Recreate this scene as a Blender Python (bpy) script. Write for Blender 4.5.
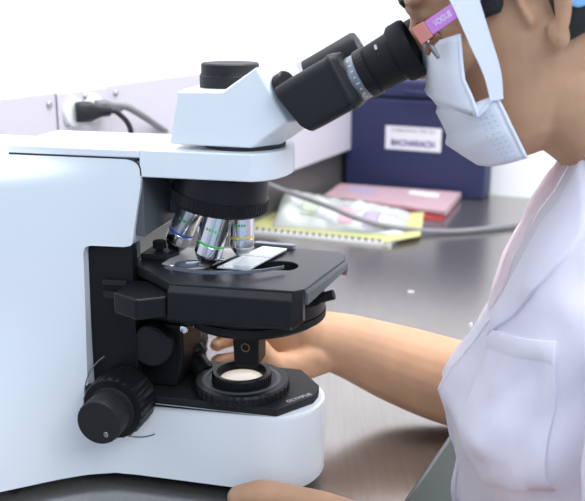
import bpy, bmesh, math, random
import numpy as np
from mathutils import Vector, Matrix, noise

for o in list(bpy.data.objects):
    bpy.data.objects.remove(o)
SC = bpy.context.scene
COL = SC.collection
rad = math.radians

# ------------------------------------------------------------------ camera
FPX = 908.0
PITCH = rad(15.4)
CAMZ = 0.40
cam = bpy.data.cameras.new('camera')
cam.sensor_width = 36.0
cam.lens = 36.0 * FPX / 585.0
cam.clip_start = 0.02
cam.dof.use_dof = True
cam.dof.focus_distance = 0.74
cam.dof.aperture_fstop = 9.5
camo = bpy.data.objects.new('camera', cam)
COL.objects.link(camo)
camo.location = (0, 0, CAMZ)
camo.rotation_euler = (math.pi / 2 - PITCH, 0, 0)
SC.camera = camo

# ------------------------------------------------------------------ world, lamps, exposure
W = bpy.data.worlds.new('world')
SC.world = W
W.use_nodes = True
W.node_tree.nodes['Background'].inputs[0].default_value = (0.63, 0.83, 1.10, 1)
W.node_tree.nodes['Background'].inputs[1].default_value = 0.74


def area(name, loc, target, sx, sy, power, color):
    l = bpy.data.lights.new(name, 'AREA')
    l.shape = 'RECTANGLE'
    l.size, l.size_y = sx, sy
    l.energy = power
    l.color = color
    o = bpy.data.objects.new(name, l)
    COL.objects.link(o)
    o.location = loc
    o.rotation_euler = (Vector(target) - Vector(loc)).to_track_quat('-Z', 'Y').to_euler()
    return o


area('ceiling_or_fill_lamp', (0.15, 1.05, 1.75), (0.12, 0.95, 0), 1.3, 0.6, 36, (1.0, 0.97, 0.93))  # ceiling fluorescent above the worktop
area('ceiling_or_fill_lamp', (0.75, -0.85, 1.55), (0.15, 0.75, 0.2), 1.5, 0.9, 27, (0.86, 0.93, 1.0))  # added fill from behind the camera to brighten the face
area('ceiling_or_fill_lamp', (1.25, 1.5, 1.6), (-0.1, 1.6, 0.35), 0.7, 1.3, 22, (1.0, 0.97, 0.94))  # unseen lamp added to brighten the wall at the back
SC.view_settings.view_transform = 'Standard'
SC.view_settings.look = 'None'
SC.view_settings.gamma = 1.0
SC.view_settings.use_curve_mapping = False
SC.view_settings.exposure = 0.0

# ------------------------------------------------------------------ survey helpers
CT = -0.009          # worktop height (the microscope's white shell starts at z = 0, on small feet)
CAMV = np.array([0, 0, CAMZ])
FW = np.array([0, math.cos(PITCH), -math.sin(PITCH)])
UP = np.array([0, math.sin(PITCH), math.cos(PITCH)])


def ray(x, y):
    return np.array([1.0, 0, 0]) * (x - 292.5) - UP * (y - 250.5) + FW * FPX


def onz(x, y, z=CT):
    r = ray(x, y)
    return CAMV + r * ((z - CAMZ) / r[2])


MA = rad(14)
MU = np.array([math.cos(MA), -math.sin(MA), 0])
MV = np.array([math.sin(MA), math.cos(MA), 0])
P0 = onz(277, 493, 0)


def onv(x, y, v):
    """point of a sight line in the microscope's own frame, in the plane v"""
    r = ray(x, y)
    t = ((P0 + MV * v - CAMV) @ MV) / (r @ MV)
    d = CAMV + r * t - P0
    return (float(d @ MU), float(v), float(d[2]))


KD = np.array([math.sin(rad(26)), math.cos(rad(26)), 0])     # along the left wall
KN = np.array([KD[1], -KD[0], 0])                              # out of the left wall
K0 = np.array([0.1073, 1.9727, 0])


def wl(a, b, z):
    return Vector(K0 + KD * a + KN * b + np.array([0, 0, z]))


# ------------------------------------------------------------------ materials
MATS = {}


def mat(name, color, rough=0.5, metal=0.0, spec=0.5, bump=0.0, bscale=200, vary=0.0, vscale=20, emit=None,
        trans=0.0, sss=0.0, coat=0.0, stretch=None, alpha=1.0, aniso=0.0):
    if name in MATS:
        return MATS[name]
    m = bpy.data.materials.new(name)
    m.use_nodes = True
    nt = m.node_tree
    b = nt.nodes['Principled BSDF']
    I = b.inputs
    I['Base Color'].default_value = (*color, 1)
    I['Roughness'].default_value = rough
    I['Metallic'].default_value = metal
    I['Specular IOR Level'].default_value = spec
    I['Transmission Weight'].default_value = trans
    I['Coat Weight'].default_value = coat
    I['Alpha'].default_value = alpha
    I['Anisotropic'].default_value = aniso
    if sss:
        I['Subsurface Weight'].default_value = sss
        I['Subsurface Radius'].default_value = (1.0, 0.35, 0.2)
        I['Subsurface Scale'].default_value = 0.006
    if emit:
        I['Emission Color'].default_value = (*emit[0], 1)
        I['Emission Strength'].default_value = emit[1]
    if bump or vary:
        tc = nt.nodes.new('ShaderNodeTexCoord')
        mp = nt.nodes.new('ShaderNodeMapping')
        nt.links.new(tc.outputs['Object'], mp.inputs['Vector'])
        if stretch:
            mp.inputs['Scale'].default_value = stretch[0]
            mp.inputs['Rotation'].default_value = stretch[1]
    if vary:
        n = nt.nodes.new('ShaderNodeTexNoise')
        n.inputs['Scale'].default_value = vscale
        n.inputs['Detail'].default_value = 4
        nt.links.new(mp.outputs['Vector'], n.inputs['Vector'])
        r = nt.nodes.new('ShaderNodeValToRGB')
        r.color_ramp.elements[0].position = 0.3
        r.color_ramp.elements[1].position = 0.7
        r.color_ramp.elements[0].color = (*[c * (1 - vary) for c in color], 1)
        r.color_ramp.elements[1].color = (*[min(1, c * (1 + vary)) for c in color], 1)
        nt.links.new(n.outputs['Fac'], r.inputs['Fac'])
        nt.links.new(r.outputs['Color'], I['Base Color'])
    if bump:
        n2 = nt.nodes.new('ShaderNodeTexNoise')
        n2.inputs['Scale'].default_value = bscale
        n2.inputs['Detail'].default_value = 3
        nt.links.new(mp.outputs['Vector'], n2.inputs['Vector'])
        bp = nt.nodes.new('ShaderNodeBump')
        bp.inputs['Strength'].default_value = bump
        bp.inputs['Distance'].default_value = 0.001
        nt.links.new(n2.outputs['Fac'], bp.inputs['Height'])
        nt.links.new(bp.outputs['Normal'], I['Normal'])
    MATS[name] = m
    return m


m_wall = mat('wall_paint', (0.86, 0.85, 0.86), 0.7, bump=0.1, bscale=120)
m_panel = mat('raceway_paint', (0.62, 0.575, 0.63), 0.5)
m_floor = mat('floor_vinyl', (0.115, 0.12, 0.10), 0.5, vary=0.12, vscale=30)
m_steel = mat('brushed_steel', (0.43, 0.40, 0.375), 0.22, metal=0.90, bump=0.06, bscale=60, vary=0.06, vscale=9,
              stretch=((30, 1.5, 1), (0, 0, -rad(26))))
m_steel_edge = mat('steel_edge', (0.55, 0.52, 0.50), 0.3, metal=0.9)
m_white = mat('white_enamel', (0.80, 0.82, 0.84), 0.38, spec=0.4, coat=0.15)
m_groove = mat('dark_seam', (0.03, 0.03, 0.035), 0.7)
m_gray = mat('grey_metal', (0.09, 0.095, 0.10), 0.5)
m_black = mat('black_enamel', (0.010, 0.010, 0.011), 0.36, spec=0.22)
m_satin = mat('black_satin', (0.017, 0.017, 0.018), 0.48, spec=0.25, bump=0.15, bscale=900)
m_stage = mat('stage_black', (0.015, 0.015, 0.016), 0.30, spec=0.40, bump=0.05, bscale=900)
m_rubber = mat('black_rubber', (0.010, 0.010, 0.011), 0.6, spec=0.22)
m_chrome = mat('chrome', (0.80, 0.80, 0.82), 0.16, metal=1.0)
m_dkchrome = mat('dark_chrome', (0.35, 0.35, 0.37), 0.22, metal=1.0)
m_dull = mat('dull_plate', (0.55, 0.52, 0.48), 0.42, metal=0.2)
m_silver = mat('silver_ring', (0.26, 0.28, 0.32), 0.34, metal=0.7)
m_glass = mat('lens_glass', (0.08, 0.09, 0.12), 0.03, spec=1.0, coat=1.0)
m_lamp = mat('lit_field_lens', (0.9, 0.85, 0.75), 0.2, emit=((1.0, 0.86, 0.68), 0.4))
m_slide = mat('slide_glass', (0.62, 0.66, 0.66), 0.08, spec=0.7, coat=0.5)
m_slide_lab = mat('slide_label', (0.80, 0.80, 0.78), 0.5)
m_sec = mat('slide_section', (0.86, 0.84, 0.84), 0.5)
m_print = mat('pale_print', (0.45, 0.46, 0.50), 0.5)
m_gold = mat('gold_print', (0.45, 0.28, 0.08), 0.5)
m_blue = mat('band_blue', (0.05, 0.16, 0.72), 0.4)
m_green = mat('band_green', (0.08, 0.50, 0.12), 0.4)
m_yellow = mat('band_yellow', (0.75, 0.60, 0.05), 0.4)
m_skin = mat('skin', (0.56, 0.32, 0.19), 0.52, spec=0.35, vary=0.07, vscale=45, bump=0.15, bscale=350, sss=0.12)
m_nail = mat('fingernail', (0.62, 0.36, 0.27), 0.35)
m_hair = mat('dark_hair', (0.012, 0.010, 0.010), 0.45, spec=0.5, bump=0.6, bscale=60, stretch=((30, 30, 2), (0, 0, 0)))
m_cap = mat('cap_blue', (0.25, 0.50, 0.80), 0.8, bump=0.2, bscale=200)
m_coat = mat('coat_cotton', (0.81, 0.765, 0.84), 0.8, spec=0.2, bump=0.12, bscale=700, sss=0.0)
m_lapel = mat('lapel_pinkish', (0.85, 0.715, 0.755), 0.8, spec=0.2, bump=0.12, bscale=700, vary=0.06, vscale=60)
m_blouse = mat('inner_facing', (0.74, 0.69, 0.72), 0.8, spec=0.2)
m_button = mat('button', (0.80, 0.79, 0.82), 0.35)
m_mask = mat('mask_paper', (0.80, 0.81, 0.85), 0.85, spec=0.2, bump=0.25, bscale=420)
m_strap = mat('strap_fabric', (0.82, 0.82, 0.90), 0.85, spec=0.2, bump=0.3, bscale=700)
m_purple = mat('frame_purple', (0.60, 0.22, 0.62), 0.3)
m_coral = mat('frame_coral', (0.62, 0.22, 0.17), 0.35)
m_dkframe = mat('frame_dark', (0.05, 0.03, 0.03), 0.3)
m_tort = mat('frame_tortoise', (0.20, 0.07, 0.03), 0.3, vary=0.6, vscale=300)
m_spect = mat('spectacle_lens', (0.9, 0.92, 0.92), 0.02, trans=0.9)
m_eye = mat('eye_white', (0.75, 0.72, 0.70), 0.2)
m_iris = mat('iris', (0.03, 0.015, 0.01), 0.15)
m_navy = mat('navy_plastic', (0.016, 0.020, 0.075), 0.5, bump=0.2, bscale=300)
m_label = mat('label_white', (0.74, 0.72, 0.74), 0.5)
m_navyink = mat('navy_ink', (0.05, 0.03, 0.20), 0.5)
m_greyink = mat('grey_ink', (0.30, 0.28, 0.33), 0.5)
m_pinkf = mat('pink_folder', (0.48, 0.32, 0.36), 0.6, vary=0.05, vscale=30)
m_pinkf2 = mat('pink_folder_light', (0.52, 0.39, 0.42), 0.6)
m_bluep = mat('blue_print', (0.40, 0.34, 0.48), 0.6)
m_red = mat('red_cover', (0.55, 0.05, 0.06), 0.5)
m_paper = mat('white_paper', (0.70, 0.70, 0.69), 0.7)
m_yel = mat('yellow_cover', (0.50, 0.50, 0.22), 0.6)
m_plastic = mat('cloudy_plastic', (0.56, 0.58, 0.555), 0.25, spec=0.5, vary=0.13, vscale=22)
m_pinkprint = mat('pink_print', (0.60, 0.36, 0.42), 0.5)
m_greenp = mat('green_print', (0.50, 0.58, 0.44), 0.5)
m_cable = mat('grey_cable', (0.21, 0.205, 0.215), 0.5)
m_gplug = mat('grey_plug', (0.17, 0.165, 0.18), 0.5)
m_bplug = mat('black_plug', (0.012, 0.012, 0.013), 0.45)
m_socket = mat('socket_white', (0.85, 0.85, 0.85), 0.4)
m_screw = mat('screw_steel', (0.42, 0.40, 0.42), 0.35, metal=0.8)
m_cabinet = mat('cabinet_grey', (0.20, 0.20, 0.165), 0.5)


# ------------------------------------------------------------------ mesh helpers
def NB():
    return bmesh.new()


def face(bm, vs):
    try:
        return bm.faces.new(vs)
    except ValueError:
        return None


def loft(bm, rings, cap0=True, cap1=True, closed=True):
    R = [[bm.verts.new(Vector(p)) for p in ring] for ring in rings]
    n = len(R[0])
    for a, b in zip(R[:-1], R[1:]):
        for i in range(n if closed else n - 1):
            j = (i + 1) % n
            face(bm, (a[i], a[j], b[j], b[i]))
    if closed and cap0:
        face(bm, R[0][::-1])
    if closed and cap1:
        face(bm, R[-1])
    return R


def prism_z(bm, pts, z0, z1):
    loft(bm, [[(x, y, z0) for x, y in pts], [(x, y, z1) for x, y in pts]])


def prism_v(bm, pts, v0, v1):
    loft(bm, [[(x, v0, z) for x, z in pts], [(x, v1, z) for x, z in pts]])


def box(bm, x0, x1, y0, y1, z0, z1):
    prism_z(bm, [(x0, y0), (x1, y0), (x1, y1), (x0, y1)], z0, z1)


def obox(bm, c, ax, ay, az, sx, sy, sz):
    """box centred on c with unit axes and full sizes"""
    c, ax, ay, az = Vector(c), Vector(ax), Vector(ay), Vector(az)
    r = []
    for k in (-1, 1):
        r.append([c + ax * sx / 2 * i + ay * sy / 2 * j + az * sz / 2 * k for i, j in ((-1, -1), (1, -1), (1, 1), (-1, 1))])
    loft(bm, r)


def basis(axis):
    a = Vector(axis).normalized()
    t = Vector((0, 0, 1)) if abs(a.z) < 0.9 else Vector((1, 0, 0))
    x = t.cross(a).normalized()
    return x, a.cross(x), a


def lathe(bm, prof, o, axis=(0, 0, 1), seg=48, knurl=None):
    """prof: (radius, height) list; knurl = (count, depth, h0, h1)"""
    x, y, a = basis(axis)
    o = Vector(o)
    rings = []
    for r, h in prof:
        ring = []
        for i in range(seg):
            t = 2 * math.pi * i / seg
            rr = max(r, 1e-5)
            if knurl and knurl[2] - 1e-9 <= h <= knurl[3] + 1e-9 and r > knurl[4]:
                rr += knurl[1] * (1 if (i * knurl[0] // seg * 2) % 2 == 0 and (i * 2 * knurl[0] // seg) % 2 == 0 else -1) * 0.5
            ring.append(o + a * h + (x * math.cos(t) + y * math.sin(t)) * rr)
        rings.append(ring)
    loft(bm, rings)


def tube(bm, pts, r, seg=12, closed=False):
    P = [Vector(p) for p in pts]
    n = len(P)
    rs = r if isinstance(r, (list, tuple)) else [r] * n
    T = []
    for i in range(n):
        a = P[max(0, i - 1)]
        b = P[min(n - 1, i + 1)]
        T.append((b - a).normalized())
    x, y, _ = basis(T[0])
    rings = []
    for i in range(n):
        t = T[i]
        x = (x - t * x.dot(t)).normalized()
        y = t.cross(x)
        rings.append([P[i] + (x * math.cos(2 * math.pi * k / seg) + y * math.sin(2 * math.pi * k / seg)) * rs[i] for k in range(seg)])
    loft(bm, rings)


def spline(pts, n=8):
    P = [np.array(p, float) for p in pts]
    P = [2 * P[0] - P[1]] + P + [2 * P[-1] - P[-2]]
    out = []
    for i in range(1, len(P) - 2):
        for k in range(n):
            t = k / n
            a, b, c, d = P[i - 1], P[i], P[i + 1], P[i + 2]
            out.append(0.5 * (2 * b + (c - a) * t + (2 * a - 5 * b + 4 * c - d) * t * t + (3 * b - a - 3 * c + d) * t ** 3))
    out.append(P[-2])
    return out


def capsule(bm, pts, radii, seg=16, n=6):
    """round-ended tapered limb through pts"""
    q = spline([tuple(p) + (r,) for p, r in zip(pts, radii)], n)
    P = [Vector(p[:3]) for p in q]
    R = [float(p[3]) for p in q]
    t0 = (P[0] - P[1]).normalized()
    t1 = (P[-1] - P[-2]).normalized()
    A, AR, B, BR = [], [], [], []
    for s in (0.999, 0.94, 0.8, 0.55, 0.28):
        A.append(P[0] + t0 * R[0] * s); AR.append(R[0] * math.sqrt(1 - s * s))
        B.append(P[-1] + t1 * R[-1] * s); BR.append(R[-1] * math.sqrt(1 - s * s))
    tube(bm, A + P + B[::-1], AR + R + BR[::-1], seg)


def ellipsoid(bm, c, r, rot=None, seg=24, rings=14):
    M = rot if rot else Matrix.Identity(3)
    c = Vector(c)
    rg = []
    for i in range(rings + 1):
        ph = math.pi * (i + 0.001) / (rings + 0.002)
        rg.append([c + M @ Vector((r[0] * math.sin(ph) * math.cos(2 * math.pi * k / seg),
                                   r[1] * math.sin(ph) * math.sin(2 * math.pi * k / seg),
                                   r[2] * math.cos(ph))) for k in range(seg)])
    loft(bm, rg)


def obj(name, bm, m, parent=None, world=False, smooth=35, bevel=0.0, bseg=2, solid=0.0, sub=0):
    bmesh.ops.remove_doubles(bm, verts=bm.verts, dist=1e-6)
    bmesh.ops.recalc_face_normals(bm, faces=bm.faces)
    me = bpy.data.meshes.new(name)
    bm.to_mesh(me)
    bm.free()
    return link(name, me, m, parent, world, smooth, bevel, bseg, solid, sub)


def link(name, me, m, parent=None, world=False, smooth=35, bevel=0.0, bseg=2, solid=0.0, sub=0):
    o = bpy.data.objects.new(name, me)
    COL.objects.link(o)
    me.materials.append(m)
    if smooth:
        me.shade_smooth()
        if smooth < 180:
            me.set_sharp_from_angle(angle=rad(smooth))
    if solid:
        md = o.modifiers.new('solid', 'SOLIDIFY'); md.thickness = abs(solid); md.offset = 1 if solid > 0 else -1
    if sub:
        md = o.modifiers.new('sub', 'SUBSURF'); md.levels = md.render_levels = sub
    if bevel:
        md = o.modifiers.new('bevel', 'BEVEL'); md.width = bevel; md.segments = bseg
        md.limit_method = 'ANGLE'; md.angle_limit = rad(32); md.harden_normals = True
    if parent is not None:
        o.parent = parent
        if world:
            o.matrix_parent_inverse = parent.matrix_basis.inverted() if parent.parent is None else Matrix.Identity(4)
    return o


def child_inv(o, parent):
    """keep o (built in its thing's frame) where it is under a part"""
    o.parent = parent
    return o


def tag(o, label=None, cat=None, group=None, kind=None):
    if label: o['label'] = label
    if cat: o['category'] = cat
    if group: o['group'] = group
    if kind: o['kind'] = kind
    return o


def empty(name, loc, rz=0.0):
    o = bpy.data.objects.new(name, None)
    o.empty_display_size = 0.02
    COL.objects.link(o)
    o.location = Vector(loc)
    o.rotation_euler = (0, 0, rz)
    o.matrix_basis = Matrix.Translation(Vector(loc)) @ Matrix.Rotation(rz, 4, 'Z')
    return o


def text_mesh(name, body, size, M, m, parent, world=False, depth=0.0002, space=1.0, bold=0.0, width=None):
    cu = bpy.data.curves.new(name, 'FONT')
    cu.body = body
    cu.size = size
    cu.align_x = 'CENTER'
    cu.align_y = 'CENTER'
    cu.extrude = depth
    cu.space_character = space
    cu.offset = bold
    t = bpy.data.objects.new(name + '_curve', cu)
    COL.objects.link(t)
    dg = bpy.context.evaluated_depsgraph_get()
    me = bpy.data.meshes.new_from_object(t.evaluated_get(dg))
    bpy.data.objects.remove(t)
    me.name = name
    if width:
        xs = [v.co.x for v in me.vertices]
        s = width / (max(xs) - min(xs))
        me.transform(Matrix.Diagonal((s, 1, 1, 1)))
    me.transform(M)
    me.materials.clear()
    return link(name, me, m, parent, world, smooth=0)


def frame_m(o, x, y):
    x = Vector(x).normalized(); y = Vector(y).normalized(); z = x.cross(y)
    M = Matrix((x, y, z)).transposed().to_4x4()
    M.translation = Vector(o)
    return M


# ================================================================== SETTING
def wbox(bm, a0, a1, b0, b1, z0, z1):
    r = []
    for z in (z0, z1):
        r.append([wl(a, b, z) for a, b in ((a0, b0), (a1, b0), (a1, b1), (a0, b1))])
    loft(bm, r)


FARA = 0.118
ZF = -0.78
bm = NB(); wbox(bm, -2.6, FARA + 0.1, -0.13, -0.03, ZF, 1.9)
tag(obj('wall_left', bm, m_wall), kind='structure')
bm = NB(); wbox(bm, FARA, FARA + 0.1, -0.03, 2.4, ZF, 1.9)
tag(obj('wall_far', bm, m_wall), kind='structure')
bm = NB(); wbox(bm, -2.6, FARA + 0.1, -0.13, 2.4, ZF - 0.05, ZF)
tag(obj('floor', bm, m_floor), kind='structure')
bm = NB(); wbox(bm, -2.5, FARA - 0.001, -0.0299, 0.0, 0.078, 0.290)
trunk = tag(obj('trim_1', bm, m_panel, bevel=0.002), kind='structure')
bm = NB()
for a in (-0.735, -0.36, -0.20):
    wbox(bm, a, a + 0.0012, 0.0, 0.0006, 0.08, 0.288)
for a in (-0.9345, -0.8085):
    x, y, z = 0, 0, 0
seam = NB()
wbox(seam, -0.9215, -0.9205, -0.0005, 0.0006, 0.08, 0.288)
wbox(seam, -0.8135, -0.8118, -0.0005, 0.0008, 0.08, 0.288)
bm.free()
obj('panel_seam', seam, m_gplug, trunk)
for a, z in ((-0.9335, 0.2755), (-0.798, 0.2775), (-0.55, 0.2775), (-1.06, 0.2775)):
    bm = NB()
    lathe(bm, [(0.0045, 0), (0.0045, 0.0015), (0.003, 0.003), (0, 0.0034)], wl(a, 0.0, z), KN, 20)
    obj('screw', bm, m_screw, trunk)

bm = NB(); wbox(bm, -2.5, FARA - 0.001, -0.0299, -0.026, CT, 0.0778)
tag(obj('trim_2', bm, mat('backsplash_steel', (0.20, 0.19, 0.18), 0.45, metal=0.5)), kind='structure')

# outlet plate between the two seams
t = empty('outlet_plate', wl(-0.867, 0.0, 0.18))
tag(t, 'white double power outlet plate on the pale wall trunking behind the microscope', 'power outlet')
bm = NB(); wbox(bm, -0.920, -0.8136, 0.0001, 0.0024, 0.082, 0.287)
obj('face_plate', bm, m_panel, t, True, bevel=0.0008)
for a, z in ((-0.893, 0.262), (-0.853, 0.263)):
    bm = NB()
    lathe(bm, [(0.0185, 0.002), (0.0185, 0.006), (0.0165, 0.0075), (0.0, 0.0075)], wl(a, 0, z), KN, 32)
    obj('socket', bm, m_socket, t, True)
for a, z in ((-0.8655, 0.2795), (-0.905, 0.2475)):
    bm = NB()
    lathe(bm, [(0.004, 0.002), (0.004, 0.0035), (0.0025, 0.005), (0, 0.0053)], wl(a, 0, z), KN, 20)
    obj('screw', bm, m_screw, t, True)

# black power cord
t = empty('black_power_cord', wl(-0.886, 0.01, 0.262))
tag(t, 'black plug and cord in the left socket, running down behind the microscope', 'power cord')
kx = Vector(KD); kn = Vector(KN); kz = Vector((0, 0, 1))


def plug(bm, a, z, s=1.0, lean=0.35):
    c = wl(a, 0.0078, z)
    ax = (kn * 0.62 + kx * 0.78).normalized()          # body leans along the wall
    side = kz.cross(ax)
    rings = []
    for h, w_, d_ in ((0.0, 0.0125, 0.009), (0.004, 0.0135, 0.011), (0.018, 0.0135, 0.011), (0.026, 0.010, 0.0085), (0.031, 0.008, 0.0075), (0.044, 0.0068, 0.0068), (0.047, 0.0045, 0.0045)):
        ring = []
        for i in range(20):
            th = 2 * math.pi * i / 20
            cx = math.copysign(abs(math.cos(th)) ** 0.6, math.cos(th)); cy = math.copysign(abs(math.sin(th)) ** 0.6, math.sin(th))
            ring.append(c + ax * h * s + kz * cx * w_ * s + side * cy * d_ * s)
        rings.append(ring)
    loft(bm, rings)
    return c + ax * 0.044 * s, ax


bm = NB(); e, ax = plug(bm, -0.893, 0.262, 0.98)
for k in range(4):
    lathe(bm, [(0.0078, 0), (0.0078, 0.002)], e - ax * (0.004 + 0.0036 * k), ax, 16)
obj('plug', bm, m_bplug, t, True)
bm = NB()
tube(bm, spline([e - ax * 0.004, e + ax * 0.012 - kz * 0.004, e + ax * 0.028 - kz * 0.03, e + ax * 0.03 - kz * 0.09 - kn * 0.01, e + ax * 0.02 - kz * 0.2 - kn * 0.005 , wl(-0.80, 0.05, CT + 0.0042), wl(-0.74, 0.06, CT + 0.0042)], 8), 0.0036, 10)
obj('cord', bm, m_bplug, t, True)

# grey power cable: from the right socket, down behind the head, across the worktop to the right
t = empty('grey_power_cable', wl(-0.85, 0.01, 0.262))
tag(t, 'long grey cable from the right socket, trailing across the steel worktop', 'power cable')
bm = NB(); e, ax = plug(bm, -0.853, 0.263, 0.80)
obj('plug', bm, m_gplug, t, True)
def rp(x, y, z):
    return onz(x, y, z)
bm = NB()
q = [tuple(e - ax * 0.004), tuple(e + ax * 0.008 - kz * 0.0005), tuple(rp(146, 118, 0.243)), tuple(rp(172, 135, 0.20)), tuple(rp(225, 164, 0.125)),
     tuple(rp(275, 187, 0.062)), tuple(rp(330, 207, 0.042)), tuple(rp(355, 217.5, 0.027)), tuple(rp(385, 226, CT + 0.021)), tuple(rp(420, 230.5, CT + 0.0085)), tuple(rp(455, 231.5, CT + 0.0052)),
     tuple(rp(490, 228.5, CT + 0.0052)), tuple(rp(525, 224, CT + 0.0052)), tuple(rp(575, 217, CT + 0.0052)), tuple(rp(660, 210, CT + 0.0052))]
tube(bm, spline(q, 8), 0.0048, 12)
obj('cable', bm, m_cable, t, True)

# worktop
t = empty('lab_counter', wl(-1.0, 0.3, ZF))
tag(t, 'brushed steel laboratory worktop along the wall carrying the microscope', 'worktop')
bm = NB(); wbox(bm, -2.5, FARA - 0.001, -0.0295, 0.553, CT - 0.008, CT - 0.00005)
obj('steel_top', bm, m_steel, t, True, bevel=0.0015)
bm = NB(); wbox(bm, -2.5, FARA - 0.001, 0.05, 0.46, ZF, CT - 0.0081)
obj('base_cabinet', bm, m_cabinet, t, True)

# ================================================================== NAVY CASE
t = empty('instrument_case', wl(0.083, 0.146, CT))
tag(t, 'navy blue instrument case with white label standing against the far wall', 'case')
B0, B1 = -0.014, 0.305
A0, A1 = 0.052, 0.114
bm = NB(); wbox(bm, A0, A1, B0, B1, CT, CT + 0.205)
obj('case_body', bm, m_navy, t, True, bevel=0.006, bseg=3)
bm = NB(); wbox(bm, A0 - 0.003, A1, B0 - 0.003, B1 + 0.003, CT + 0.207, CT + 0.246)
obj('case_lid', bm, m_navy, t, True, bevel=0.008, bseg=3)
bm = NB()
hp = [wl(A0 - 0.002, 0.13, CT + 0.222), wl(A0 - 0.016, 0.132, CT + 0.222), wl(A0 - 0.018, 0.15, CT + 0.222), wl(A0 - 0.018, 0.19, CT + 0.222), wl(A0 - 0.016, 0.208, CT + 0.222), wl(A0 - 0.002, 0.21, CT + 0.222)]
tube(bm, spline(hp, 5), 0.004, 10)
obj('handle', bm, m_navy, t, True)
LB0, LB1, LZ0, LZ1 = 0.0820, 0.2080, 0.086, 0.137
bm = NB(); wbox(bm, A0 - 0.0012, A0 + 0.001, LB0, LB1, LZ0, LZ1)
lab = obj('case_label', bm, m_label, t, True, bevel=0.0005)
lc = wl(A0 - 0.0014, (LB0 + LB1) / 2, LZ0 + 0.015)
text_mesh('label_lettering', 'BACHARACH', 0.0185, frame_m(lc, kn, kz), m_navyink, lab, True, 0.0003, 1.0, 0.0006, 0.098)
lc = wl(A0 - 0.0014, (LB0 + LB1) / 2, LZ1 - 0.0085)
text_mesh('label_small_print', 'COMBUSTION TEST KIT', 0.009, frame_m(lc, kn, kz), m_greyink, lab, True, 0.0003, 1.0, 0.0002, 0.10)

# ================================================================== PAPERS ON THE WORKTOP
def sheet(name, cor, z0, th, m, parent=None, bev=0.0008, bulge=0.0):
    """slab whose four corners are given in plan"""
    bm = NB()
    n = 8
    c = [np.array(p[:2]) for p in cor]
    top = []
    V = {}
    for k, zz in ((0, z0), (1, z0 + th)):
        for i in range(n + 1):
            for j in range(n + 1):
                s, r = i / n, j / n
                p = c[0] * (1 - s) * (1 - r) + c[1] * s * (1 - r) + c[2] * s * r + c[3] * (1 - s) * r
                dz = bulge * math.sin(math.pi * s) * math.sin(math.pi * r) if k else 0
                V[k, i, j] = bm.verts.new((p[0], p[1], zz + dz))
    for i in range(n):
        for j in range(n):
            face(bm, (V[1, i, j], V[1, i + 1, j], V[1, i + 1, j + 1], V[1, i, j + 1]))
            face(bm, (V[0, i, j], V[0, i, j + 1], V[0, i + 1, j + 1], V[0, i + 1, j]))
    for i in range(n):
        for a, b in (((i, 0), (i + 1, 0)), ((i + 1, n), (i, n)), ((0, i + 1), (0, i)), ((n, i), (n, i + 1))):
            face(bm, (V[0, a[0], a[1]], V[0, b[0], b[1]], V[1, b[0], b[1]], V[1, a[0], a[1]]))
    return obj(name, bm, m, parent, world=True if parent else False)


# notebook: near edge carries the spiral, seen from (250,236) to (388,247)
na = onz(247, 233); nb = onz(389, 247); nc = onz(423, 224); nd = onz(283, 196)
t = empty('spiral_notebook', (na + nc) / 2)
tag(t, 'yellow spiral notebook with black comb binding lying on the worktop', 'notebook')
sheet('page_block', [na, nb, nc, nd], CT + 0.0001, 0.006, m_paper, t)
k_ = 0.07
sheet('front_cover', [na * (1 - k_) + nd * k_, nb * (1 - k_) + nc * k_, nc, nd], CT + 0.0062, 0.0008, m_yel, t)
dx = Vector(nb - na).normalized(); nl = (Vector(nb) - Vector(na)).length
dyv = Vector(nd - na).normalized()
bm = NB()
ncoil = 22
for k in range(ncoil):
    p = Vector(na) + dx * nl * (k + 0.5) / ncoil
    p.z = CT
    rings = []
    for d_, h_ in ((0.0150, 0.0063), (0.0140, 0.0076), (0.0065, 0.0080), (0.0050, 0.0062)):
        q_ = p + dyv * d_ + kz * h_
        n_ = Vector(dyv) * (-0.3) + kz
        rings.append([q_ - dx * 0.0034, q_ + dx * 0.0034, q_ + dx * 0.0034 + n_ * 0.0008, q_ - dx * 0.0034 + n_ * 0.0008])
    loft(bm, rings)
obj('comb_binding', bm, m_bplug, t, True)

# loose yellow/white cards under the right end of the notebook
ca = onz(368, 252); cb = onz(424, 241); cc = onz(424, 214); cd = onz(380, 222)
t = sheet('yellow_card', [onz(383, 247.5), onz(420, 240.5), onz(424, 216), onz(395, 219)], CT + 0.0071, 0.002, m_yel)
tag(t, 'pale yellow paper card sticking out at the right end of the spiral notebook', 'paper')
t = sheet('white_sheet', [onz(372, 251.5), onz(402, 242), onz(398, 236), onz(360, 246)], CT + 0.0001 + 0.00705, 0.0006, m_paper)
bpy.data.objects.remove(t)

# pink folders
f0, f1, f2, f3 = onz(318, 200), onz(447, 218), onz(463, 196), onz(336, 183)
t = sheet('red_folder', [onz(360, 216), onz(444, 219), onz(456, 203), onz(370, 200)], CT + 0.0001, 0.0045, m_red)
tag(t, 'thin red folder under the pink folders in front of the navy case', 'folder')
t = empty('pink_folder', (f0 + f2) / 2)
tag(t, 'pink card folder with a bluish print, topmost before the navy case', 'folder')
bm = NB()
zf = CT + 0.0108
sheet('folder_cover', [onz(325, 198, zf), onz(445, 214, zf), onz(461, 195, zf), onz(340, 186, zf)], zf, 0.0060, m_pinkf, t)
zp = zf + 0.0061
sheet('printed_patch', [onz(346, 191, zp), onz(372, 195, zp), onz(378, 189, zp), onz(354, 186, zp)], zp, 0.0004, m_bluep, t)
t = sheet('pink_folder', [onz(322, 199, CT + .005), onz(446, 216, CT + .005), onz(461, 197, CT + .005), onz(338, 188, CT + .005)], CT + 0.0048, 0.0058, m_pinkf2)
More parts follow.
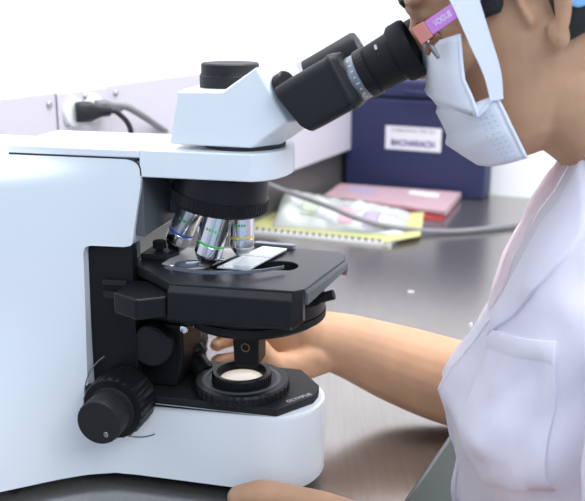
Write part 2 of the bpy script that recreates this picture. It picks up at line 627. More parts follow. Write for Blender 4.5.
tag(t, 'pale pink folder between the top pink folder and the red one', 'folder')
zq = zf + 0.0062
t = sheet('paper_slip', [onz(408, 194, zq), onz(438, 198, zq), onz(440, 194, zq), onz(411, 190.5, zq)], zq, 0.0008, m_paper)
tag(t, 'white paper slip on the top pink folder beside the navy case', 'paper')

# white plastic-wrapped package on the notebook
t = empty('plastic_package', onz(330, 222, CT + 0.0075))
tag(t, 'crumpled clear plastic package with white and pink contents on the notebook', 'package')
bm = NB()
za = CT + 0.0072
g = [onz(272, 227, za), onz(404, 236, za), onz(412, 213, za), onz(285, 202, za)]
n, mrows = 44, 18
V = {}
rng = random.Random(4)
for i in range(n + 1):
    for j in range(mrows + 1):
        s, r = i / n, j / mrows
        p = g[0] * (1 - s) * (1 - r) + g[1] * s * (1 - r) + g[2] * s * r + g[3] * (1 - s) * r
        env = (math.sin(math.pi * min(max(r, 0), 1)) ** 0.45) * (min(1, s / 0.06) ** 0.5) * (min(1, (1 - s) / 0.12) ** 0.6)
        hgt = 0.046 * (1 - 0.78 * s) * env
        nz = noise.noise(Vector((s * 9, r * 4, 1.3))) * 0.011 + noise.noise(Vector((s * 22, r * 9, 5.1))) * 0.006
        V[1, i, j] = bm.verts.new((p[0], p[1], za + 0.0006 + max(0.0, hgt + nz * env)))
        V[0, i, j] = bm.verts.new((p[0], p[1], za + 0.0002))
for i in range(n):
    for j in range(mrows):
        face(bm, (V[1, i, j], V[1, i + 1, j], V[1, i + 1, j + 1], V[1, i, j + 1]))
        face(bm, (V[0, i, j], V[0, i, j + 1], V[0, i + 1, j + 1], V[0, i + 1, j]))
for i in range(n):
    for j in (0, mrows):
        face(bm, (V[0, i, j], V[0, i + 1, j], V[1, i + 1, j], V[1, i, j]))
for j in range(mrows):
    for i in (0, n):
        face(bm, (V[0, i, j], V[0, i, j + 1], V[1, i, j + 1], V[1, i, j]))


def patch(s0, s1, r0, r1, name, m, lift=0.0006):
    b2 = NB()
    Q = {}
    ks = [i for i in range(n + 1) if s0 <= i / n <= s1]
    rs = [j for j in range(mrows + 1) if r0 <= j / mrows <= r1]
    for i in ks:
        for j in rs:
            Q[i, j] = b2.verts.new(V[1, i, j].co + Vector((0, -0.0003, lift)))
    for i in ks[:-1]:
        for j in rs[:-1]:
            face(b2, (Q[i, j], Q[i + 1, j], Q[i + 1, j + 1], Q[i, j + 1]))
    return b2, name, m


pp = [patch(0.50, 0.62, 0.05, 0.5, 'pink_marking', m_pinkprint), patch(0.20, 0.32, 0.1, 0.45, 'green_marking', m_greenp),
      patch(0.66, 0.80, 0.05, 0.4, 'blue_marking', m_bluep)]
obj('wrap', bm, m_plastic, t, True, smooth=180)
for b2, nm, m in pp:
    obj(nm, b2, m, t, True, smooth=180, solid=0.0003)

# scrap on the steel
bm = NB(); c = onz(411, 292)
obox(bm, (c[0], c[1], CT + 0.0007), (1, 0.1, 0), (-0.1, 1, 0), (0, 0, 1), 0.0085, 0.005, 0.0012)
tag(obj('paper_scrap', bm, m_paper), 'tiny white paper scrap lying alone on the bare worktop', 'paper scrap')

# ================================================================== MICROSCOPE  (frame: u to its front, v away from the camera, w up)
ms = empty('microscope', P0, -MA)
tag(ms, 'white and black compound light microscope standing on the steel worktop', 'microscope')
VW = 0.088


def sm(t):
    t = max(0.0, min(1.0, t))
    return t * t * (3 - 2 * t)


def flare(u, w):
    f = -0.085 * sm((-0.135 - u) / 0.15)
    low = 0.50 + 0.50 * (1 - sm((w + 0.03) / 0.20))
    top = 1 - sm((w - 0.262) / 0.017)
    return f * low * (0.25 + 0.75 * top if w > 0.262 else 1)


def body_row(w, ue, arc):
    ring = []
    US = [-0.30 + 0.133 * i / 20 for i in range(21)] + [-0.167 + (ue + 0.167) * i / 8 for i in range(1, 9)]
    for u in US:
        ring.append((u, flare(u, w), w))
    M = 14
    for i in range(1, M):
        t = i / M
        if arc:
            half = VW / 2
            sag = 0.030
            R = (half * half + sag * sag) / (2 * sag)
            am = math.asin(half / R)
            a = -am + 2 * am * t
            ring.append((ue + sag - R + R * math.cos(a), half + R * math.sin(a), w))
        else:
            ring.append((ue, VW * t, w))
    for u in US[::-1]:
        ring.append((u, VW - flare(u, w), w))
    return ring


rows = []
for w in (0.0, 0.002, 0.012, 0.025, 0.04, 0.055, 0.064, 0.068, 0.0695):
    rows.append(body_row(w, -0.0015 if w in (0.0, 0.0695) else 0.0, True))
for w, ue in ((0.0695, -0.165), (0.0897, -0.1652), (0.11, -0.165), (0.13, -0.1645), (0.15, -0.164), (0.17, -0.1635), (0.19, -0.163), (0.200, -0.1628), (0.2040, -0.1615),
              (0.2058, -0.1585), (0.2062, -0.155), (0.2063, -0.128), (0.2075, -0.1225), (0.2100, -0.1205), (0.2144, -0.1197), (0.225, -0.1178), (0.24, -0.115), (0.255, -0.1118), (0.262, -0.1108),
              (0.268, -0.1103), (0.273, -0.1108), (0.2765, -0.1140), (0.2785, -0.1205)):
    rows.append(body_row(w, ue, False))
bm = NB(); loft(bm, rows)
body = obj('body_shell', bm, m_white, ms, smooth=40)

# thin seam line of the access cover on the near side, and its lever slot arc round the focus knob
bm = NB()
for r0 in ((0.040,),):
    pts = [(-0.1275 + 0.040 * math.cos(a), flare(-0.1275 + 0.04 * math.cos(a), 0.0765 + 0.04 * math.sin(a)) - 0.0003, 0.0765 + 0.040 * math.sin(a)) for a in [rad(x) for x in range(125, 300, 6)]]
    tube(bm, pts, 0.0006, 6)
obj('knob_collar_ring', bm, m_gplug, ms)

# feet
for (fu, fv) in ((0.012, 0.02), (0.012, 0.068), (-0.235, -0.02), (-0.235, 0.108)):
    bm = NB()
    lathe(bm, [(0.007, CT + 0.0002), (0.008, CT + 0.002), (0.008, 0.001)], (fu, fv, 0), (0, 0, 1), 20)
    obj('foot', bm, m_rubber, ms)
bm = NB(); box(bm, -0.27, -0.005, 0.01, 0.078, -0.004, 0.0005)
obj('base_underside', bm, m_groove, ms)

# top seam + arm
bm = NB(); box(bm, -0.2265, -0.114, 0.0010, VW - 0.001, 0.277, 0.2800)
tube(bm, [(-0.122, 0.0002, 0.2793), (-0.1165, 0.0002, 0.2782), (-0.1125, 0.0002, 0.2755), (-0.1106, 0.0002, 0.2715), (-0.1104, 0.0002, 0.266)], 0.0007, 8)
obj('seam_gap_dark', bm, m_groove, ms)  # dark strip stands in for the shaded gap below the arm cover
armplan = [(-0.1115, 0.0), (-0.0200, 0.0), (-0.0105, 0.006), (-0.0035, 0.016), (0.0008, 0.030), (0.0022, 0.044), (0.0008, 0.058), (-0.0035, 0.072), (-0.0105, 0.082), (-0.0200, VW), (-0.1115, VW)]
bm = NB()
prism_z(bm, armplan, 0.2648, 0.2866)
arm = obj('arm', bm, m_white, ms, bevel=0.0012, bseg=2)
bm = NB(); prism_z(bm, [(-0.228, 0.0), (-0.1113, 0.0), (-0.1113, VW), (-0.228, VW)], 0.2797, 0.2866)
obj('arm_cover', bm, m_white, ms, bevel=0.0016, bseg=2)
bm = NB()
box(bm, -0.1185, -0.1105, 0.0035, VW - 0.0035, 0.2155, 0.2647)
obj('column_front', bm, m_gray, ms, bevel=0.0008)
bm = NB()
prism_v(bm, [(-0.1104, 0.2225), (-0.085, 0.2225), (-0.072, 0.23), (-0.072, 0.2647), (-0.1104, 0.2647)], 0.058, 0.084)
obj('nosepiece_mount', bm, m_gray, ms, bevel=0.001)

# black column inside the cut-out
bm = NB(); prism_z(bm, [(-0.1648, 0.005), (-0.1235, 0.005), (-0.1235, 0.016), (-0.1500, 0.020), (-0.1500, VW - 0.005), (-0.1648, VW - 0.005)], 0.0696, 0.2062)
col_ = obj('column', bm, m_black, ms, bevel=0.001)
bm = NB(); box(bm, -0.150, -0.128, 0.0015, 0.0049, 0.172, 0.1765); box(bm, -0.150, -0.128, 0.0015, 0.0049, 0.160, 0.1665)
child_inv(obj('guide_rail', bm, m_satin, col_, bevel=0.0006), col_)
bm = NB(); prism_v(bm, [(-0.1490, 0.0768), (-0.095, 0.0768), (-0.088, 0.100), (-0.088, 0.135), (-0.1490, 0.135)], 0.0205, 0.068)
obj('stage_bracket', bm, m_black, ms, bevel=0.003, bseg=3)

# focus knobs, near and far
def knob(v0, sgn):
    cu, cw = (-0.1315 if sgn < 0 else -0.1275), 0.0760
    b1 = NB()
    lathe(b1, [(0.0, 0.0), (0.026, 0.0), (0.0265, 0.003), (0.0265, 0.028), (0.0255, 0.0305), (0.019, 0.0305), (0.0, 0.0305)], (cu, v0, cw), (0, sgn, 0), 96, (24, 0.0013, 0.003, 0.028, 0.024))
    k = obj('coarse_focus_knob', b1, m_black, ms, smooth=28)
    b2 = NB()
    lathe(b2, [(0.020, 0.0305), (0.020, 0.0325), (0.0186, 0.033), (0.0186, 0.055), (0.0178, 0.0565), (0.0, 0.0565)], (cu, v0, cw), (0, sgn, 0), 64, (32, 0.0005, 0.033, 0.055, 0.018))
    child_inv(obj('fine_focus_knob', b2, m_satin, k, smooth=30), k)
    b3 = NB()
    ellipsoid(b3, (cu + 0.006, v0 + sgn * 0.0564, cw - 0.0095), (0.0022, 0.0006, 0.0026), None, 14, 8)
    child_inv(obj('finger_dimple', b3, m_dkchrome, k), k)
    b4 = NB()
    box(b4, cu - 0.033, cu - 0.024, min(v0 + sgn * 0.004, v0 + sgn * 0.012), max(v0 + sgn * 0.004, v0 + sgn * 0.012), cw + 0.003, cw + 0.009)
    child_inv(obj('tension_lever', b4, m_rubber, k, bevel=0.001), k)


knob(-0.0008, -1)
knob(VW + 0.0008, 1)

# black deck of the base with illuminator
deck = [(-0.1235, 0.0008), (0.0, 0.0008), (0.0235, 0.0330), (0.0250, 0.046), (0.0235, 0.0560), (0.0, 0.0872), (-0.1235, 0.0872)]
bm = NB(); prism_z(bm, deck, 0.0695, 0.0765)
dk = obj('base_deck', bm, m_satin, ms, bevel=0.0008)
AX = (-0.0405, 0.0348)
bm = NB(); lathe(bm, [(0.0385, 0.0762), (0.0385, 0.0768), (0.0, 0.0768)], (AX[0], AX[1], 0), (0, 0, 1), 72)
child_inv(obj('deck_groove', bm, m_groove, dk), dk)
bm = NB(); lathe(bm, [(0.0018, 0.0764), (0.0018, 0.0768), (0, 0.0768)], (-0.103, 0.052, 0), (0, 0, 1), 20)
child_inv(obj('deck_screw', bm, m_groove, dk), dk)
text_mesh('deck_lettering', 'OLYMPUS', 0.0058, frame_m((0.0125, 0.0265, 0.0766), (math.cos(rad(52)), math.sin(rad(52)), 0), (-math.sin(rad(52)), math.cos(rad(52)), 0)), m_print, dk, False, 0.0002, 1.0, 0.0001, 0.026)
bm = NB()
lathe(bm, [(0.0, 0.0766), (0.0400, 0.0766), (0.0410, 0.0772), (0.0410, 0.0835), (0.0396, 0.0853), (0.0, 0.0853)], (AX[0], AX[1], 0), (0, 0, 1), 160, (40, 0.0010, 0.0772, 0.0835, 0.0405))
il = obj('illuminator', bm, m_black, ms, smooth=28)
bm = NB(); lathe(bm, [(0.0340, 0.0852), (0.0340, 0.0856), (0.0305, 0.0856), (0.0305, 0.0852)], (AX[0], AX[1], 0), (0, 0, 1), 72)
child_inv(obj('engraved_ring', bm, m_gray, il), il)
bm = NB(); lathe(bm, [(0.0255, 0.0854), (0.0255, 0.0915), (0.0245, 0.0927), (0.0215, 0.0927), (0.0205, 0.0910), (0.0190, 0.0860), (0.0, 0.0860)], (AX[0], AX[1], 0), (0, 0, 1), 96, (48, 0.0006, 0.0854, 0.0915, 0.0250))
child_inv(obj('lens_collar', bm, m_black, il, smooth=28), il)
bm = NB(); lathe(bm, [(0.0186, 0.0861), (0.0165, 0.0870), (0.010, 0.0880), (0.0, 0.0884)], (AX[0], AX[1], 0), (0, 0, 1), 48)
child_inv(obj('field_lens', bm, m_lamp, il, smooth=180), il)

# stage
ST = 0.1876
stp = [(-0.0780, -0.0270), (0.0205, -0.0240), (0.0275, -0.0170), (0.0415, 0.0740), (0.0345, 0.0950), (-0.030, 0.0965), (-0.128, 0.0760), (-0.128, 0.0150), (-0.0960, -0.0100)]
bm = NB()
# plate with an oblong hole: outer loop, hole loop
hole = []
hc0, hc1 = Vector((-0.052, 0.030)), Vector((-0.006, 0.0400))
hd = (hc1 - hc0).normalized(); hn = Vector((-hd.y, hd.x))
hr = 0.0140
for a in range(-90, 91, 15):
    hole.append(hc1 + hd * hr * math.cos(rad(a)) + hn * hr * math.sin(rad(a)))
for a in range(90, 271, 15):
    hole.append(hc0 + hd * hr * math.cos(rad(a)) + hn * hr * math.sin(rad(a)))


def plate_with_hole(bm, outer, hole, z0, z1):
    for z, flip in ((z0, True), (z1, False)):
        vo = [bm.verts.new((p[0], p[1], z)) for p in outer]
        vh = [bm.verts.new((p[0], p[1], z)) for p in hole]
        es = [bm.edges.new((vo[i], vo[(i + 1) % len(vo)])) for i in range(len(vo))]
        es += [bm.edges.new((vh[i], vh[(i + 1) % len(vh)])) for i in range(len(vh))]
        bmesh.ops.triangle_fill(bm, use_beauty=True, edges=es)
        if flip:
            lo, lh = vo, vh
    for A, B in ((lo, vo), (lh, vh)):
        for i in range(len(A)):
            j = (i + 1) % len(A)
            face(bm, (A[i], A[j], B[j], B[i]))


plate_with_hole(bm, stp, hole, ST - 0.0085, ST)
stage = obj('stage', bm, m_stage, ms, bevel=0.0009)
# near skirt of the stage, bevelled, running round the near right corner
bm = NB()
loft(bm, [[(-0.079, -0.0275, ST - 0.0012), (-0.079, -0.0330, ST - 0.006), (-0.079, -0.0345, 0.160), (-0.079, -0.0300, 0.1555), (-0.079, -0.020, 0.1555), (-0.079, -0.018, ST - 0.004)],
          [(0.0195, -0.0245, ST - 0.0012), (0.0205, -0.0320, ST - 0.006), (0.0205, -0.0345, 0.162), (0.0205, -0.0300, 0.158), (0.0205, -0.020, 0.158), (0.0195, -0.018, ST - 0.004)],
          [(0.0265, -0.0165, ST - 0.0012), (0.0275, -0.0225, ST - 0.006), (0.0275, -0.0235, 0.165), (0.0275, -0.0200, 0.162), (0.0275, -0.015, 0.162), (0.0265, -0.012, ST - 0.004)]])
child_inv(obj('stage_skirt', bm, m_black, stage, bevel=0.0012), stage)
# grey machined right flank with its hook at the far end
bm = NB()
loft(bm, [[(0.0276, -0.0165, ST - 0.001), (0.0298, -0.0165, ST - 0.004), (0.0298, -0.0165, ST - 0.0130), (0.0240, -0.0165, ST - 0.0130), (0.0240, -0.0165, ST - 0.006)],
          [(0.0418, 0.0735, ST - 0.001), (0.0440, 0.0735, ST - 0.004), (0.0440, 0.0735, ST - 0.0085), (0.0380, 0.0735, ST - 0.0085), (0.0380, 0.0735, ST - 0.006)],
          [(0.0368, 0.0945, ST - 0.001), (0.0392, 0.0945, ST - 0.004), (0.0392, 0.0945, ST - 0.021), (0.0345, 0.0945, ST - 0.021), (0.0350, 0.0945, ST - 0.006)]])
child_inv(obj('stage_flank', bm, m_gray, stage, bevel=0.0007), stage)
# far left carrier with small knob, left near chunk
bm = NB()
prism_z(bm, [(-0.1250, -0.0310), (-0.1000, -0.0440), (-0.0800, -0.0300), (-0.0800, 0.004), (-0.1250, 0.004)], 0.1600, 0.1775)
child_inv(obj('stage_drive_housing', bm, m_black, stage, bevel=0.002, bseg=3), stage)
bm = NB()
prism_z(bm, [(-0.1275, 0.0300), (-0.1030, 0.0300), (-0.0980, 0.0450), (-0.1030, 0.0620), (-0.1275, 0.0620)], ST + 0.0001, ST + 0.0050)
obj_cb = child_inv(obj('slide_carrier', bm, m_satin, stage, bevel=0.001), stage)
bm = NB()
kp = onv(160, 256, 0.046)
lathe(bm, [(0.003, ST + 0.005), (0.003, ST + 0.0065), (0.0056, ST + 0.0068), (0.0056, ST + 0.0125), (0.005, ST + 0.0132), (0.0, ST + 0.0132)], (kp[0], 0.046, 0), (0, 0, 1), 40, (20, 0.0005, ST + 0.0068, ST + 0.0125, 0.0054))
child_inv(obj('carrier_knob', bm, m_rubber, stage, smooth=28), stage)
# light plate of the carrier, lying on the stage
bm = NB()
prism_z(bm, [(-0.1030, 0.0180), (-0.0790, 0.0080), (-0.0650, 0.0140), (-0.0560, 0.0400), (-0.0440, 0.0800), (-0.1000, 0.0700)], ST + 0.0003, ST + 0.0016)
child_inv(obj('carrier_plate', bm, m_dull, stage, bevel=0.0003), stage)
bm = NB()
q0 = onv(167, 269, 0.010)
lathe(bm, [(0.010, ST + 0.0017), (0.010, ST + 0.0028), (0.0085, ST + 0.0032), (0, ST + 0.0032)], (-0.0810, 0.0180, 0), (0, 0, 1), 40)
child_inv(obj('pivot_disc', bm, m_silver, stage), stage)
bm = NB()
ellipsoid(bm, (-0.0885, 0.0030, ST + 0.0036), (0.0024, 0.0024, 0.0030), None, 16, 10)
tube(bm, [(-0.0885, 0.003, ST + 0.0003), (-0.0885, 0.003, ST + 0.004)], 0.0016, 10)
child_inv(obj('pivot_screw', bm, m_chrome, stage), stage)
bm = NB()
pts = []
for (x, y) in ((166, 267), (185, 270), (205, 272.3), (230, 272.6), (255, 271.3), (272, 269), (284, 267)):
    P = onz(x, y, P0[2] + ST + 0.0042) - P0
    pts.append((float(P @ MU), float(P @ MV), ST + 0.0042))
pts = spline(pts, 6)
rings = []
for i, p in enumerate(pts):
    s = i / (len(pts) - 1)
    wd = 0.0013 * (1 - 0.5 * s)
    rings.append([(p[0], p[1] - wd, p[2] - 0.0012), (p[0], p[1] + wd, p[2] - 0.0012), (p[0], p[1] + wd, p[2] + 0.0012), (p[0], p[1] - wd, p[2] + 0.0012)])
loft(bm, rings)
child_inv(obj('slide_clip', bm, m_silver, stage), stage)
bm = NB()
tube(bm, [(-0.0815, 0.018, ST + 0.0036), (-0.063, 0.023, ST + 0.0052), (-0.052, 0.028, ST + 0.0058)], [0.002, 0.0016, 0.0012], 10)
child_inv(obj('clip_spring', bm, m_chrome, stage), stage)
bm = NB()
e0 = onz(255, 246.5, P0[2] + ST) - P0; e1 = onz(294, 249.5, P0[2] + ST) - P0
ea = np.array([e0 @ MU, e0 @ MV]); eb = np.array([e1 @ MU, e1 @ MV]); ed = (eb - ea) / np.linalg.norm(eb - ea); en = np.array([-ed[1], ed[0]])
for off, wd, h in ((0.0, 0.0032, 0.0045), (0.007, 0.003, 0.003)):
    a_, b_ = ea + en * off, eb + en * (off * 0.6)
    prism_z(bm, [tuple(a_ - en * wd), tuple(b_ - en * wd), tuple(b_ + en * wd), tuple(a_ + en * wd)], ST + 0.0003, ST + h)
child_inv(obj('slide_rest', bm, m_silver, stage, bevel=0.0004), stage)

# condenser turret under the stage
CX = (-0.030, 0.040)
bm = NB()
lathe(bm, [(0.0, 0.1660), (0.050, 0.1660), (0.058, 0.1630), (0.0605, 0.1610), (0.0605, 0.1520), (0.0580, 0.1510), (0.0580, 0.1440), (0.055, 0.1410), (0.0, 0.1400)], (CX[0], CX[1], 0), (0, 0, 1), 72)
cond = obj('condenser', bm, m_black, ms, smooth=28)
bm = NB(); lathe(bm, [(0.0608, 0.1507), (0.0608, 0.1450), (0.0570, 0.1450), (0.0570, 0.1507)], (CX[0], CX[1], 0), (0, 0, 1), 144, None)
child_inv(obj('turret_ring', bm, m_rubber, cond), cond)
bm = NB()
l0 = onv(312, 300, 0.03); l1 = onv(334, 294.5, 0.03)
tube(bm, [(l0[0] - 0.01, 0.033, l0[2] - 0.004), l0, l1], [0.0034, 0.0042, 0.0042], 16)
child_inv(obj('aperture_lever', bm, m_rubber, cond), cond)
bm = NB()
lathe(bm, [(0.016, 0.1650), (0.014, 0.1790), (0.0, 0.1795)], (AX[0], AX[1], 0), (0, 0, 1), 40)
child_inv(obj('top_lens_mount', bm, m_black, cond), cond)
bm = NB()
prism_v(bm, [(-0.0450, 0.1015), (-0.0430, 0.0995), (-0.0255, 0.0995), (-0.0235, 0.1015), (-0.0225, 0.1420), (-0.0465, 0.1420)], 0.028, 0.052)
hl = child_inv(obj('condenser_stem', bm, m_black, cond, bevel=0.0012), cond)
bm = NB()
pts = [(-0.0345 + 0.0035 * math.cos(t_), 0.0276, 0.117 + 0.0035 * math.sin(t_)) for t_ in [2 * math.pi * i / 24 for i in range(25)]]
tube(bm, pts, 0.00035, 6)
child_inv(obj('stem_mark', bm, m_gold, cond), cond)
# clamping screw under the stage, bright
bm = NB()
s0 = onv(184, 329, -0.012); s1 = onv(194, 324, 0.0)
tube(bm, [(s0[0] + 0.022, 0.006, s0[2] + 0.005), (s0[0] + 0.006, -0.008, s0[2] + 0.001)], 0.0011, 10)
ellipsoid(bm, s0, (0.0036, 0.0026, 0.0044), None, 16, 10)
obj('clamp_screw', bm, m_chrome, ms)
# stage coaxial drive knobs on the far side below
bm = NB()
dq = onv(190, 352, 0.060)
lathe(bm, [(0.008, 0.0), (0.008, 0.006), (0.0135, 0.008), (0.0135, 0.024), (0.010, 0.027), (0.010, 0.040), (0.0, 0.040)], (dq[0] - 0.012, 0.066, dq[2] + 0.010), (0.5, -0.25, -0.45), 64, (32, 0.0006, 0.008, 0.024, 0.013))
obj('stage_drive_knob', bm, m_black, ms, smooth=28)
# bracket carrying the stage and condenser from the column
bm = NB()
box(bm, -0.1490, -0.066, 0.0205, 0.076, 0.1355, 0.1770)
obj('stage_carriage', bm, m_black, ms, bevel=0.003, bseg=3)
bm = NB()
lathe(bm, [(0.018, 0.0), (0.018, 0.012), (0.016, 0.014), (0, 0.014)], (-0.112, 0.020, 0.118), (0, -1, 0), 48)
obj('carriage_cap', bm, m_satin, ms)

# nosepiece with objectives
NA = Vector((-0.17, 0.03, -1)).normalized()
NO = Vector((-0.0570, 0.043, 0.2600))
bm = NB()
lathe(bm, [(0.0, -0.006), (0.0375, -0.006), (0.0385, 0.001), (0.0392, 0.007), (0.0395, 0.0125), (0.0408, 0.013), (0.0408, 0.0225), (0.0390, 0.0245), (0.028, 0.0270), (0.0, 0.028)], NO, NA, 288, (72, 0.0008, 0.013, 0.0225, 0.0405))
nose = obj('nosepiece', bm, m_black, ms, smooth=28)


def objective(top, bot, r, band, L=None, chrome=m_chrome):
    top, bot = Vector(top), Vector(bot)
    ax = (bot - top).normalized()
    L = (bot - top).length
    b = NB()
    lathe(b, [(0, -0.012), (r * 0.93, -0.012), (r * 0.93, L * 0.10), (r, L * 0.12), (r, L * 0.60), (r * 0.97, L * 0.61), (r * 0.97, L * 0.645), (r, L * 0.655), (r, L * 0.82),
              (r * 0.95, L * 0.84), (r * 0.66, L * 0.95), (r * 0.60, L * 0.952), (r * 0.55, L * 0.997), (0, L)], top, ax, 56)
    o = obj('objective', b, chrome, ms, smooth=30)
    b = NB(); lathe(b, [(r * 0.99, L * 0.612), (r * 1.004, L * 0.615), (r * 1.004, L * 0.642), (r * 0.99, L * 0.645)], top, ax, 56)
    child_inv(obj('colour_band', b, band, o), o)
    b = NB(); lathe(b, [(r * 0.955, L * 0.842), (r * 0.67, L * 0.949), (r * 0.50, L * 0.949), (r * 0.5, L * 0.87)], top, ax, 56)
    child_inv(obj('tip_cone', b, m_dkchrome, o), o)
    # row of small green markings on the side towards the camera
    x, y, a = basis(ax)
    side = Vector((0.1, -1, 0)); side = (side - a * side.dot(a)).normalized(); lat = a.cross(side)
    b = NB()
    for k in range(5):
        th = (k - 2) * 0.22
        n_ = side * math.cos(th) + lat * math.sin(th)
        obox(b, top + a * L * 0.36 + n_ * (r + 0.0001), n_.cross(a), a, n_, r * 0.14, L * 0.045, 0.0003)
    child_inv(obj('green_marking', b, m_green, o), o)


objective(onv(196, 200, 0.052), onv(174, 249, 0.052), 0.0112, m_blue)
objective(onv(222, 208, 0.020), onv(205, 263, 0.018), 0.0115, m_green)
objective(onv(241.5, 205, 0.0425), onv(242, 254, 0.0425), 0.0105, m_yellow)
objective(onv(214, 200, 0.072), onv(208, 238, 0.080), 0.0105, m_blue)

# trinocular head
hp_near = [(-0.0799, 0.3324), (-0.0433, 0.3330), (-0.0168, 0.3517), (0.0079, 0.3112), (-0.0215, 0.2903), (-0.088, 0.2909)]
hp_mid = [(-0.0799, 0.3330), (-0.0433, 0.3340), (-0.0010, 0.3545), (0.0250, 0.3115), (-0.0040, 0.2903), (-0.088, 0.2909)]
bm = NB()
rings = []
for v, P in ((0.006, hp_near), (0.030, hp_mid), (0.058, hp_mid), (0.082, hp_near)):
    rings.append([(a, v, b) for a, b in P])
loft(bm, rings)
head_ = obj('observation_head', bm, m_white, ms, smooth=25, bevel=0.0018, bseg=3)
bm = NB(); lathe(bm, [(0.033, 0.2866), (0.033, 0.2903), (0, 0.2903)], (-0.037, 0.044, 0), (0, 0, 1), 64)
obj('head_dovetail', bm, m_groove, ms)
bm = NB(); lathe(bm, [(0.0245, 0.330), (0.0245, 0.3425), (0.0237, 0.3432), (0.0237, 0.3442), (0.0232, 0.3446), (0.0232, 0.3512), (0.0220, 0.3522), (0.0, 0.3522)], (-0.0492, 0.045, 0), (0, 0, 1), 64)
child_inv(obj('camera_port_cap', bm, m_satin, head_, smooth=28), head_)

E_ = Vector((math.cos(rad(30)), 0, math.sin(rad(30))))
NU = Vector((-math.sin(rad(30)), 0, math.cos(rad(30))))
for v, near in ((0.013, True), (0.084, False)):
    O = Vector((0.0305, v, 0.3275))
    b = NB()
    rings = []
    # housing: rounded box section, lower inner end cut slantwise
    sec = []
    hw, hh, rr = 0.0195, 0.0215, 0.0085
    for cx, cy, a0 in ((hw - rr, hh - rr, 0), (-(hw - rr), hh - rr, 90), (-(hw - rr), -(hh - rr), 180), (hw - rr, -(hh - rr), 270)):
        for k in range(5):
            a = rad(a0 + 22.5 * k)
            sec.append((cx + rr * math.cos(a), cy + rr * math.sin(a)))
    for s, k, slope in ((-0.022, 0.98, 0.55), (-0.010, 1.0, 0.45), (0.0, 1.0, 0.0), (0.0225, 1.0, 0.0), (0.0235, 1.04, 0), (0.0258, 1.04, 0), (0.0268, 1.0, 0), (0.0295, 0.97, 0), (0.0310, 0.90, 0)):
        ring = []
        for a_, c_ in sec:
            ss = s - slope * min(0, c_ + 0.004) * 1.0 if slope else s
            ring.append(O + E_ * ss + Vector((0, 1, 0)) * a_ * k + NU * (c_ * k + 0.0030))
        rings.append(ring)
    loft(b, rings)
    h = obj('binocular_tube', b, m_satin, ms, smooth=30, bevel=0.0005)
    b = NB(); lathe(b, [(0.0165, 0.0308), (0.0172, 0.0325), (0.0172, 0.0385), (0.0165, 0.0390)], O, E_, 64)
    child_inv(obj('diopter_ring', b, m_silver, h), h)
    b = NB()
    x, y, a = basis(E_)
    for k in range(9):
        th = rad(200 + k * 17) if near else rad(20 + k * 17)
        n_ = Vector((0, -1, 0)) * math.cos(rad(-60 + k * 16)) + NU * math.sin(rad(-60 + k * 16))
        obox(b, O + E_ * 0.0355 + n_ * 0.0173, E_, n_.cross(E_), n_, 0.0028 if k % 3 == 0 else 0.0018, 0.0007, 0.0004)
    child_inv(obj('diopter_scale', b, m_paper, h), h)
    b = NB(); lathe(b, [(0.0178, 0.0389), (0.0185, 0.0395), (0.0185, 0.0465), (0.0178, 0.0472), (0.0150, 0.0472)], O, E_, 96, (32, 0.0003, 0.0395, 0.0465, 0.018))
    child_inv(obj('clamp_ring', b, m_black, h, smooth=28), h)
    b = NB(); lathe(b, [(0.0172, 0.0470), (0.0178, 0.0478), (0.0186, 0.0660), (0.0200, 0.0675), (0.0215, 0.0690), (0.0221, 0.0705), (0.0221, 0.0790), (0.0211, 0.0812), (0.0190, 0.0816), (0.0176, 0.0795), (0.0165, 0.0730), (0.0, 0.0725)], O, E_, 64)
    ey = child_inv(obj('eyepiece', b, m_rubber, h, smooth=40), h)
    b = NB(); lathe(b, [(0.0128, 0.0727), (0.0120, 0.0742), (0.006, 0.0752), (0, 0.0754)], O, E_, 48)
    child_inv(obj('eye_lens', b, m_glass, h, smooth=180), h)
    b = NB()
    n_ = (Vector((0, -0.72, 0)) + NU * 0.69).normalized()
    obox(b, O + E_ * 0.0585 + n_ * 0.0184, E_, n_.cross(E_), n_, 0.0018, 0.0045, 0.0004)
    child_inv(obj('eyepiece_mark', b, m_print, h), h)
# bridge between the tubes, its pivot cap and the dark throat on the head
bm = NB()
obox(bm, Vector((0.0215, 0.043, 0.3275)), E_, (0, 1, 0), NU, 0.040, 0.030, 0.030)
obj('tube_bridge', bm, m_satin, ms, bevel=0.003)
bm = NB()
lathe(bm, [(0.0, -0.024), (0.0145, -0.024), (0.0145, 0.020), (0.0135, 0.0218), (0, 0.0218)], (0.0375, 0.047, 0.3535), E_, 48)
pv = obj('hinge_cap', bm, m_satin, ms, smooth=30)
for k in range(3):
    b = NB()
    a = rad(40 + 120 * k)
    lathe(b, [(0.0012, 0.0), (0.0012, 0.0004), (0, 0.0004)], Vector((0.0375, 0.047, 0.3535)) + E_ * 0.0217 + Vector((0, 1, 0)) * 0.0075 * math.cos(a) + NU * 0.0075 * math.sin(a), E_, 12)
    child_inv(obj('cap_screw', b, m_dkchrome, pv), pv)
bm = NB()
dn = Vector((0.85, -0.35, 0.5)).normalized()
tc_ = Vector(onv(287, 84, 0.014))
lathe(bm, [(0.0105, -0.006), (0.0105, 0.0010), (0.0095, 0.0022), (0.0, 0.0022)], tc_, dn, 40)
obj('throat_collar', bm, m_black, ms)

# slide on the stage
def stp_(x, y, z=ST + 0.0018):
    P = onz(x, y, P0[2] + z) - P0
    return (float(P @ MU), float(P @ MV))


sl = empty('microscope_slide', P0 + MU * -0.03 + MV * 0.045 + np.array([0, 0, ST]), -MA)
tag(sl, 'glass specimen slide with frosted end lying across the microscope stage opening', 'slide')
SLM = Matrix.Translation(Vector(P0)) @ Matrix.Rotation(-MA, 4, 'Z')


